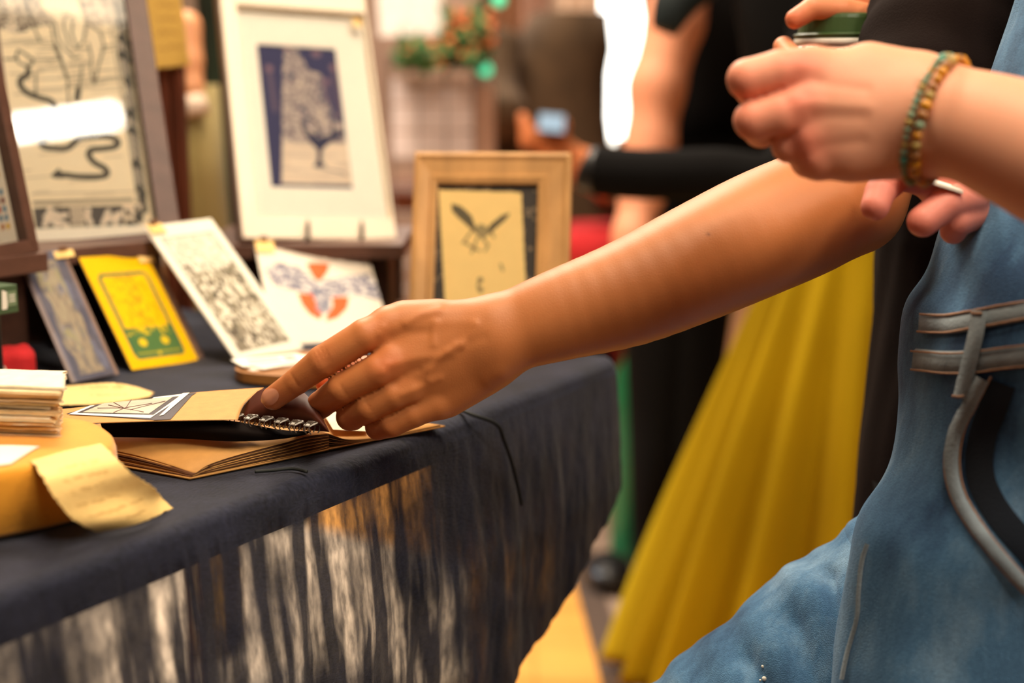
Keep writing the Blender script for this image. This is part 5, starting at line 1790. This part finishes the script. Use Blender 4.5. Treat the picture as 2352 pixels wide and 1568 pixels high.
# pocket: dark strip painting the shade inside, then the welt, then the blue hip panel inside
pk = [(2268, 868), (2236, 930), (2208, 990), (2196, 1060), (2206, 1130), (2240, 1200), (2300, 1280), (2370, 1355)]
pkd = [(2284, 880), (2262, 940), (2240, 1000), (2232, 1070), (2246, 1130), (2286, 1195), (2352, 1270), (2400, 1330)]
ribbon_on(bvD, [(x + 20, y) for x, y in pkd], 64, M['denim_dark'], 'pocket_shade', dun, .0012, th=.0004, label='painted shade inside the pocket')
ribbon_on(bvD, pk, 30, M['denim_seam'], 'pocket_welt', dun, .004, th=.002)
ribbon_on(bvD, [(x + 17, y - 4) for x, y in pk], 5, M['thread'], 'stitching', dun, .0035, th=.0003)
ribbon_on(bvD, [(x - 18, y + 4) for x, y in pk], 4, M['thread'], 'stitching', dun, .0035, th=.0003)
ribbon_on(bvD, [(1996, 1250), (1984, 1290), (1976, 1360), (1972, 1420), (1950, 1500), (1938, 1560)], 9, M['denim_seam'], 'side_seam', dun, .0012, th=.001)
bvL = BVHTree.FromPolygons(mbl.v, mbl.f)
# paint specks on the thigh
for x, y, r_ in ((1752, 1530, .0011), (1756, 1558, .0018), (1746, 1562, .0008)):
    h = stick(bvL, x, y, .0002)
    if h: MB().ball(h, r_, 8, 5).build('paint_speck', M['paper_white'], bpy.data.objects['raised_leg'], smooth=True)
# dark shirt shoulder of the same person at the top
# (upper arm sleeve out of the picture to the right)
MB().tube(catmull([P(2760, 480, .74), P(2800, 250, .80), P(2720, -150, .88), P(2640, -420, .93)], 5), .052, 20).build('shirt_sleeve', M['black_cloth'], pB, smooth=True)
MB().rings(loft_rows([(2480, -700, .10, .09, .93), (2400, -420, .12, .10, .93), (2385, -300, .115, .098, .93), (2380, -200, .10, .09, .93)], 30)).build('shirt', M['black_cloth'], pB, smooth=True)

# bracelet of beads around the wrist
ctrw = (P(2140, 150, .797) + P(2120, 385, .797)) / 2 + RGT * .006
axn = (P(2352, 320, .766) - P(2128, 268, .797)).normalized()
e = empty('bead_bracelet', ctrw, 'beaded bracelet of amber, green and brown stones around the wrist', 'bracelet')
e1 = UPV - axn * UPV.dot(axn); e1.normalize(); e2 = axn.cross(e1)
bm_ = [mat('amber_bead', lin(206, 140, 30), .25, .2, 200, coat=.4), mat('brown_bead', lin(158, 104, 50), .3, .2, 200, coat=.4), mat('sage_bead', lin(130, 150, 120), .35, .2, 200), mat('olive_bead', lin(170, 142, 76), .3, .2, 200), mat('turquoise_bead', lin(90, 160, 140), .3, .2, 200)]
seq = [0, 1, 0, 3, 1, 0, 0, 1, 3, 0, 1, 2, 0, 3, 1, 0]
tilt = .0


def surf_r(c, dirv, fn):
    r0 = .012
    for _ in range(60):
        q = np.array([c + dirv * r0]); d_ = fn(q)[0]
        if d_ > 0: break
        r0 += max(.0004, -d_ * .8)
    return r0


for row, (offs, rad, nb_, cs) in enumerate(((0.004, .0030, 38, seq), (-.0022, .0021, 52, [2, 2, 3, 2, 4, 2, 2, 3]))):
    for k in range(nb_):
        th_ = 2 * math.pi * k / nb_
        dv = e1 * math.cos(th_) + e2 * math.sin(th_)
        c = ctrw + axn * offs + axn * (tilt * math.cos(th_) * 1.0)
        rr = surf_r(c, dv, f_pink) + rad * .75
        rv = rad * (1 + .15 * math.sin(k * 5.1))
        ob = MB().ball(c + dv * rr, rv, 10, 7).build('bead', bm_[cs[k % len(cs)]], e, smooth=True)
# ================================================================== people further back
# ---- yellow skirt
hemL = P(1402, 1560, 2.27)
pC = empty('person', Vector((hemL.x + .27, hemL.y + .05, 0)), 'person in a long mustard yellow pleated skirt and black long-sleeved top', 'person')
cx, cy = hemL.x + .345, hemL.y + .06
wl = P(1690, 430, 2.25); zw = wl.z; ax_w = (cx + .05) - wl.x
R = []
NZ, NS = 40, 220
for i in range(NZ + 1):
    t = i / NZ; z = .035 + (zw - .035) * t
    s = 1 - t
    a = .10 + (.30 - .10) * s ** .95; b = .085 + (.24 - .085) * s ** .95
    ring = []
    for k in range(NS):
        th = 2 * math.pi * k / NS
        pl = math.cos(th * 15 + .5 + 1.1 * math.sin(th * 2)) * (.003 + .046 * s) + math.cos(th * 8 + 1.3) * .014 * s
        pl += mnoise.noise(Vector((math.cos(th) * 3, math.sin(th) * 3, z * 2))) * .02 * s
        ring.append(Vector((cx + .05 * t + (a + pl) * math.cos(th), cy + (b + pl) * math.sin(th), z)))
    R.append(ring)
MB().rings(R).build('skirt', M['yellow'], pC, smooth=True)
R = []
for z, a, b, dx in ((zw - .03, .105, .09, .05), (zw + .02, .11, .09, .05), (zw + .08, .13, .10, .03), (zw + .18, .16, .11, .01), (zw + .32, .175, .12, 0), (zw + .45, .17, .11, 0), (zw + .52, .09, .08, 0), (zw + .56, .06, .06, 0)):
    R.append([Vector((cx + dx + a * math.cos(2 * math.pi * k / 40), cy + b * math.sin(2 * math.pi * k / 40), z)) for k in range(40)])
MB().rings(R).build('black_top', M['black_cloth'], pC, smooth=True)
MB().tube(catmull([P(1880, -250, 2.1), P(1860, 120, 2.05), P(1800, 385, 2.0), P(1640, 398, 2.0), P(1480, 400, 2.02), P(1372, 392, 2.04)], 6), .036, 20).build('sleeve', M['black_cloth'], pC, smooth=True)
MB().tube(catmull([P(1372, 392, 2.04), P(1345, 390, 2.04), P(1330, 384, 2.04)], 3), [.033, .033, .032, .03, .028, .022, .012], 16).build('glove', M['black'], pC, smooth=True)
MB().tube(catmull([P(1720, -330, 2.2), P(1640, -120, 2.16), P(1560, -10, 2.14), P(1525, 70, 2.14)], 6), [.07 - .0028 * k for k in range(19)], 12).build('hair', mat('dark_teal_hair', lin(14, 26, 28), .6, .5, 60), pC, smooth=True)
for sx in (-.07, .07):
    MB().ball(Vector((cx + sx, cy - .12, .032)), .045, 12, 8, (.9, 1.9, .68)).build('shoe', M['black'], pC, smooth=True)

# ---- person in black with bare arm
pD = empty('person', Vector((P(1520, 1000, 2.75).x, P(1520, 1000, 2.75).y, 0)), 'person in black trousers and sleeveless top with one pale arm hanging', 'person')
def skin_tube(name, pts, rr, parent, col=(232, 160, 124), h=.006, k=.02):
    fn = lambda p: chain(p, [(*a, r) for a, r in zip(pts, rr)], k)
    C_ = [P(*a) for a in pts]
    lo = [min(c[i] for c in C_) - max(rr) - .02 for i in range(3)]; hi = [max(c[i] for c in C_) + max(rr) + .02 for i in range(3)]
    V, F = sdf_mesh(fn, lo, hi, h); me = np_mesh(name, V, F); vcol(me, tint(V, col, []))
    return link(name, me, M['skin_pink'], parent)


skin_tube('body', [(1580, -120, 2.5), (1550, 50, 2.5), (1509, 200, 2.5), (1494, 330, 2.5), (1475, 440, 2.48), (1450, 540, 2.46), (1440, 600, 2.45)], [.055, .050, .048, .043, .038, .030, .026], pD, (236, 160, 124))
def f_hand(p):
    d_ = chain(p, [(1440, 590, 2.45, .028), (1432, 650, 2.45, .030)], .01)
    for k in range(4):
        d_ = smin(d_, chain(p, [(1420 + k * 10, 660, 2.45, .010), (1416 + k * 11, 710, 2.45, .009), (1420 + k * 10, 740, 2.46, .008)]), .006)
    return smin(d_, chain(p, [(1450, 620, 2.44, .012), (1462, 670, 2.43, .010)]), .006)
V, F = sdf_mesh(f_hand, [.10, 2.2, .50], [.32, 2.6, .80], .004); me = np_mesh('hand', V, F); vcol(me, tint(V, (226, 150, 120), [])); link('hand', me, M['skin_pink'], pD)
tc_ = P(1640, 300, 2.75)
R = [[Vector((tc_.x + dx + a * math.cos(2 * math.pi * k / 32), tc_.y + .1 * math.sin(2 * math.pi * k / 32), z)) for k in range(32)] for z, a, dx in ((.80, .15, 0), (.95, .14, 0), (1.1, .14, 0), (1.3, .17, 0), (1.42, .16, 0), (1.48, .06, 0), (1.52, .05, 0))]
MB().rings(R).build('sleeveless_top', M['black_cloth'], pD, smooth=True)
for x, xb in ((1500, 1505), (1580, 1575)):
    a = P(x + 20, 650, 2.72); b = P(xb, 1060, 2.72)
    MB().tube([Vector((a.x, a.y, .88)), Vector((a.x, a.y, .6)), Vector((b.x, b.y, .30)), Vector((b.x, b.y, .06))], [.09, .075, .05, .04], 20).build('trouser_leg', M['black_cloth'], pD, smooth=True)
sh = P(1395, 1318, 2.78)
MB().ball(Vector((sh.x, sh.y, .045)), .045, 16, 10, (1.1, 1.6, .8)).build('shoe', M['black'], pD, smooth=True)
MB().ball(Vector((sh.x + .14, sh.y + .1, .045)), .045, 16, 10, (.9, 1.6, .8)).build('shoe', M['black'], pD, smooth=True)

# ---- person in brown holding a phone
pE = empty('person', Vector((P(1230, 600, 3.3).x, P(1230, 600, 3.3).y, 0)), 'person in a dark brown patterned coat looking at a glowing phone', 'person')
c = P(1240, 400, 3.4)
R = [[Vector((c.x + dx + a * math.cos(2 * math.pi * k / 32), c.y + .13 * math.sin(2 * math.pi * k / 32), z)) for k in range(32)] for z, a, dx in ((.25, .20, .02), (.5, .19, .02), (.75, .18, .0), (.9, .17, -.01), (1.0, .14, .02), (1.06, .12, .05), (1.14, .09, .07))]
MB().rings(R).build('coat', M['brown_coat'], pE, smooth=True)
MB().tube(catmull([P(1150, 90, 3.2), P(1140, 200, 3.15), P(1170, 280, 3.05)], 5), .05, 16).build('coat_sleeve', M['brown_coat'], pE, smooth=True)
def f_ph(p):
    d_ = chain(p, [(1420, 430, 2.95, .045), (1350, 390, 2.9, .036), (1280, 350, 2.88, .032), (1255, 320, 2.87, .034)], .02)
    for k in range(4):
        d_ = smin(d_, chain(p, [(1262 - k * 6, 330 - k * 2, 2.86, .012), (1215 - k * 3, 300 + k * 10, 2.84, .011), (1200 + k * 3, 268 + k * 10, 2.84, .010)]), .008)
    return smin(d_, chain(p, [(1290, 320, 2.86, .014), (1296, 285, 2.84, .012)]), .008)
V, F = sdf_mesh(f_ph, [-.05, 2.5, .55], [.35, 3.05, 1.0], .006); me = np_mesh('body', V, F); vcol(me, tint(V, (206, 122, 74), [])); link('body', me, M['skin_pink'], pE)
MB().tube(catmull([P(1400, 425, 2.95), P(1480, 480, 3.0), P(1500, 560, 3.1)], 4), .06, 16).build('forearm_sleeve', M['brown_coat'], pE, smooth=True)
ph = empty('phone', P(1245, 285, 2.83), 'blurred phone with a pale blue lit screen held by the brown coated person', 'phone')
a = P(1222, 262, 2.83); b = P(1286, 268, 2.83); c_ = P(1232, 306, 2.80)
RP = Rect(c_, c_ + (b - a), a); RP.slab('phone_body', M['black'], ph, .006, bevel=.001)
RP.sub(.003, .003, RP.w - .003, RP.h - .003, .0062).slab('screen', M['phone_screen'], ph, .0004)

# ---- person behind the frames in khaki
pF = empty('person', Vector((P(460, 500, 2.1).x, P(460, 500, 2.1).y, 0)), 'person in khaki trousers and dark green shirt standing behind the frames', 'person')
c = P(462, 400, 2.1)
R = [[Vector((c.x + a * math.cos(2 * math.pi * k / 36) * (1 + .05 * math.sin(5 * k)), c.y + .08 * math.sin(2 * math.pi * k / 36), z)) for k in range(36)] for z, a in ((.12, .032), (.4, .036), (.6, .042), (.75, .042), (.85, .036), (c.z + .13, .030))]
MB().rings(R).build('trouser_leg', M['khaki'], pF, smooth=True)
R = [[Vector((c.x + .075 + a * math.cos(2 * math.pi * k / 36), c.y + .09 + .08 * math.sin(2 * math.pi * k / 36), z)) for k in range(36)] for z, a in ((.3, .07), (.6, .075), (.9, .08), (1.1, .09), (1.3, .10), (1.4, .05))]
MB().rings(R).build('green_shirt', M['dark_green'], pF, smooth=True)
skin_tube('body', [(428, 60, 2.0), (432, 140, 2.0), (440, 200, 2.0), (446, 232, 2.0)], [.022, .020, .016, .012], pF, (226, 160, 116), .004, .01)
MB().tube([P(440, 222, 2.0), P(450, 262, 2.0)], [.018, .022], 14).build('cuff', M['cream_cloth'], pF, smooth=True)

# ================================================================== the stall behind
st = empty('stall_table', Vector((P(1000, 700, 3.2).x, P(1000, 700, 3.2).y, 0)), 'far stall table with a dark cloth behind the frames', 'table')
a = P(760, 500, 3.3); b = P(1050, 500, 3.1)
dx = (b - a); dx.z = 0
MB().box(Vector((a.x, a.y, .70)), dx, Vector((-dx.y, dx.x, 0)).normalized() * .6, (0, 0, .04)).build('table_top', M['dark_wood_chair'], st)
for q in (0.02, .95):
    for w_ in (.03, .55):
        p = Vector((a.x, a.y, 0)) + dx * q + Vector((-dx.y, dx.x, 0)).normalized() * w_
        MB().box(p, (.03, 0, 0), (0, .03, 0), (0, 0, .70)).build('leg', M['dark_wood_chair'], st)
# grid rack of white cards
def grid_rack(px0, py0, px1, py1, d, label):
    BL, BR, TL = P(px0, py1, d), P(px1, py1, d), P(px0, py0, d)
    TL = BL + Vector((0, 0, (TL - BL).length))
    R_ = Rect(BL, BR, TL)
    e = empty('grid_rack', BL, label, 'rack')
    n = int(R_.w / .05); m_ = int(R_.h / .05)
    for i in range(n + 1): MB().tube([R_.pt(R_.w * i / n, 0), R_.pt(R_.w * i / n, R_.h)], .003, 6).build('wire', M['grid'], e)
    for i in range(m_ + 1): MB().tube([R_.pt(0, R_.h * i / m_), R_.pt(R_.w, R_.h * i / m_)], .003, 6).build('wire', M['grid'], e)
    return R_, e


RGk, eg = grid_rack(905, 145, 1090, 720, 3.0, 'grey wire grid rack holding white cards on the far stall')
ct = 0
ps = ['left', 'middle', 'right']
for r in range(3):
    for c in range(3):
        a = RGk.w * (.02 + c * .33); b0 = RGk.uv(1000, 338)[1] + .055 * (2 - r)
        o = MB().box(RGk.pt(a, b0 - .02, .006), RGk.u * RGk.w * .31, RGk.v * .050, RGk.n * .002).build('white_card', mat('rack_card', lin(226, 208, 206), .7), None) if r == 0 and c == 0 else MB().box(RGk.pt(a, b0 - .02, .006), RGk.u * RGk.w * .31, RGk.v * .050, RGk.n * .002).build('white_card', bpy.data.materials['rack_card'], None)
        tag(o, 'white card on the wire rack, %s row, %s' % (['top', 'middle', 'bottom'][r], ps[c]), 'card', 'white cards on the wire rack')
a, b = P(1092, 720, 3.0), P(1138, 720, 3.0)
MB_ = MB().box(Vector((a.x, a.y, .0)), (b.x - a.x, 0, 0), (0, .03, 0), (0, 0, P(1092, 192, 3.0).z)).build('wooden_post', M['pink_wood'], None, bevel=.002)
tag(MB_, 'pinkish wooden post beside the wire rack', 'post')
BL, BR = P(872, 84, 2.9), P(1018, 78, 2.9)
Rp = Rect(BL, BR, BL + Vector((0, 0, .25)))
o = Rp.slab('paper_poster', mat('poster_paper', lin(248, 236, 230), .7), None, .002); tag(o, 'white paper poster hanging above the wire rack', 'poster')
# garland of leaves, berries and green bulbs
gl = empty('garland', P(1060, 80, 2.85), 'leafy green garland with orange berries above the wire rack', 'garland')
r_ = random.Random(6)
mb = MB(); mo = MB()
for k in range(380):
    x = r_.uniform(915, 1120); y = r_.gauss(95, 42) if x > 1010 else r_.gauss(128, 14)
    if y < -20 or y > 160: continue
    p = P(x, y, r_.uniform(2.78, 2.92)); t = Vector((r_.uniform(-1, 1), r_.uniform(-1, 1), r_.uniform(-1, 1))).normalized(); s = t.orthogonal().normalized()
    L_ = r_.uniform(.018, .032)
    mb.add([p - t * L_, p + s * L_ * .4, p + t * L_, p - s * L_ * .4], [(0, 1, 2, 3)])
    if k % 9 == 0: mo.ball(P(x + 10, y - 5, 2.8), r_.uniform(.006, .012), 8, 6)
o = mb.build('leaves', M['leaf'], gl); o['kind'] = 'stuff'
o = mo.build('berries', M['orange'], gl, smooth=True); o['kind'] = 'stuff'
MB().tube(catmull([P(915, 128, 2.86), P(1000, 118, 2.86), P(1060, 70, 2.86), P(1120, 10, 2.86)], 6), .003, 6).build('stem', M['leaf'], gl)
for (x, y), lb in (((1115, 160), 'green glowing round bulb beside the wooden post'), ((1146, 0), 'green glowing round bulb at the top edge above the garland')):
    e = empty('green_bulb', P(x, y, 3.0), lb, 'lamp', 'green light bulbs')
    MB().ball(P(x, y, 3.0), .014, 12, 8).build('bulb', M['green_lamp'], e, smooth=True)
    MB().tube([P(x, y, 3.0) + Vector((0, 0, .022)), P(x, y, 3.0) + Vector((0, 0, .022))], .003, 8).build('socket', M['black'], e)
    MB().tube([P(x, y, 3.0) + Vector((0, 0, .013)), P(x, y, 3.0) + Vector((.02, .02, .30))], .0012, 6).build('wire', M['black'], e)
# cloths hanging and things on the far side
def hanging(px0, px1, py0, py1, d, m, label, name='hanging_cloth', cat='cloth'):
    A, B = P(px0, py1, d), P(px1, py1, d); ztop = P(px0, py0, d).z
    n = 40; V = []
    for j in range(12):
        z = A.z + (ztop - A.z) * j / 11
        for i in range(n + 1):
            t = i / n; q = A.lerp(B, t); V.append(Vector((q.x, q.y + .02 * math.sin(t * 22 + j * .1), z + .01 * math.sin(t * 9) * (j == 0))))
    F = [(j * (n + 1) + i, j * (n + 1) + i + 1, (j + 1) * (n + 1) + i + 1, (j + 1) * (n + 1) + i) for j in range(11) for i in range(n)]
    F += [tuple(a + len(V) for a in f[::-1]) for f in F]; V += [v + Vector((0, .003, 0)) for v in V]
    o = mkobj(name, V, F, m, None, smooth=True); tag(o, label, cat); return o


hanging(1196, 1262, -300, 120, 4.0, mat('rose_cloth', lin(200, 160, 140), .9, .15, 5), 'dusky pink cloth hanging at the far stall, left of the cream one')
hanging(1280, 1378, -300, 128, 3.6, M['cream_cloth'], 'cream cloth hanging at the far stall beside the bright window')
hanging(1120, 1200, -300, 200, 5.2, mat('brown_drape', lin(150, 104, 72), .9, .3, 5), 'brown cloth hanging far back behind the green bulb')
hanging(860, 1190, -60, 800, 5.6, mat('grey_brown_drape', lin(168, 140, 122), .9, .3, 3), 'wide grey brown curtain behind the wire rack')
b_ = empty('woven_basket', P(1215, 170, 3.8), 'pale round woven basket behind the brown coat', 'basket')
bc = P(1222, 160, 3.9)
MB().rings(disc_rings(bc, [(-.05, .05), (-.03, .085), (0, .10), (.03, .09), (.032, .085), (0, .09), (-.04, .05)], 24)).build('basket_bowl', mat('straw', lin(206, 176, 140), .8, .3, 40), b_, smooth=True)
# red cloth and odds at the end of the table
rb = empty('red_stool', Vector((P(1365, 560, 3.0).x, P(1365, 560, 3.0).y, 0)), 'red cushioned stool behind the wooden frame', 'stool')
sc_ = Vector((P(1372, 560, 3.0).x, P(1372, 560, 3.0).y, P(1372, 560, 3.0).z))
MB().rings(disc_rings(sc_, [(-.06, .10), (-.05, .13), (0, .14), (.03, .13), (.04, .10)], 28)).build('seat_cushion', M['red'], rb, smooth=True)
for k in range(4):
    t = math.pi / 4 + k * math.pi / 2
    MB().tube([sc_ + Vector((.08 * math.cos(t), .08 * math.sin(t), -.06)), Vector((sc_.x + .13 * math.cos(t), sc_.y + .13 * math.sin(t), .002))], .010, 8).build('leg', M['dark_wood_chair'], rb)
gv = empty('bottle_green', P(1450, 960, 2.95), None, None)
bpy.data.objects.remove(gv)
gc = P(1452, 1010, 2.9)
rw = MB().rings(disc_rings(Vector((gc.x, gc.y, 0)), [(0.002, .035), (.02, .042), (gc.z + .06, .042), (gc.z + .14, .036), (gc.z + .17, .018), (gc.z + .2, .016)], 20)).build('green_bottle', mat('green_glass', lin(30, 110, 70), .3), None, smooth=True)
tag(rw, 'tall green bottle standing on the floor beyond the table corner', 'bottle')
rc_ = P(1447, 850, 3.3)
tag(MB().box(Vector((rc_.x - .04, rc_.y, .0)), (.10, 0, 0), (0, .1, 0), (0, 0, rc_.z + .09)).build('red_crate', mat('dark_red_paint', lin(120, 16, 24), .6), None, bevel=.004), 'dark red upright crate beyond the table corner', 'crate')
pb = P(1350, 540, 3.4)
tag(MB().box(Vector((pb.x - .02, pb.y, .0)), (.12, 0, 0), (0, .1, 0), (0, 0, pb.z + .12)).build('wrapped_parcel', mat('cream_parcel', lin(196, 168, 104), .7, .3, 8), None, bevel=.01), 'cream and tan upright parcel behind the red stool', 'parcel')

# bright window in the back wall
wa, wb = P(1352, 320, 7.4), P(1560, 320, 7.4)
wn = empty('window_1', Vector((wa.x, 7.55, 1.0))); wn['kind'] = 'structure'
z0 = P(1400, 330, 7.4).z
MB().box((wa.x, 7.76, z0), (wb.x - wa.x, 0, 0), (0, .006, 0), (0, 0, 1.1)).build('pane', M['window_light'], wn)
for x in (wa.x - .05, wb.x): MB().box((x, 7.72, z0 - .05), (.05, 0, 0), (0, .05, 0), (0, 0, 1.2)).build('window_frame', M['white_frame'], wn)
MB().box((wa.x - .05, 7.72, z0 - .05), (wb.x - wa.x + .1, 0, 0), (0, .05, 0), (0, 0, .05)).build('window_frame', M['white_frame'], wn)

# fluorescent tube over the table whose reflection shows in the snake print's glass
def mirror_pt(px, py, zc_):
    r = ray(px, py); zz = -.022 * .55 + .003
    o = R1.pt(0, 0, zz); n = R1.n
    t = (o - CAM).dot(n) / r.dot(n); q = CAM + r * t
    rr = r - n * (2 * r.dot(n)); rr.normalize()
    k = zc_
    return q + rr * k, rr


a, ra = mirror_pt(0, 300, 3.3); b, rb_ = mirror_pt(272, 264, 3.3)
tl = empty('fluorescent_lamp', (a + b) / 2, 'long fluorescent ceiling tube reflected in the snake print glass', 'lamp')
dist = (a - R1.o).length
MB().tube([a, b], .036, 16).build('tube', M['tube_lamp'], tl, smooth=True)
u_ = (b - a).normalized(); s_ = u_.cross(ra).normalized() * .05
MB().box(a - s_ + ra * .04, b - a, s_ * 2, ra * .03).build('lamp_housing', M['white_plastic'], tl)
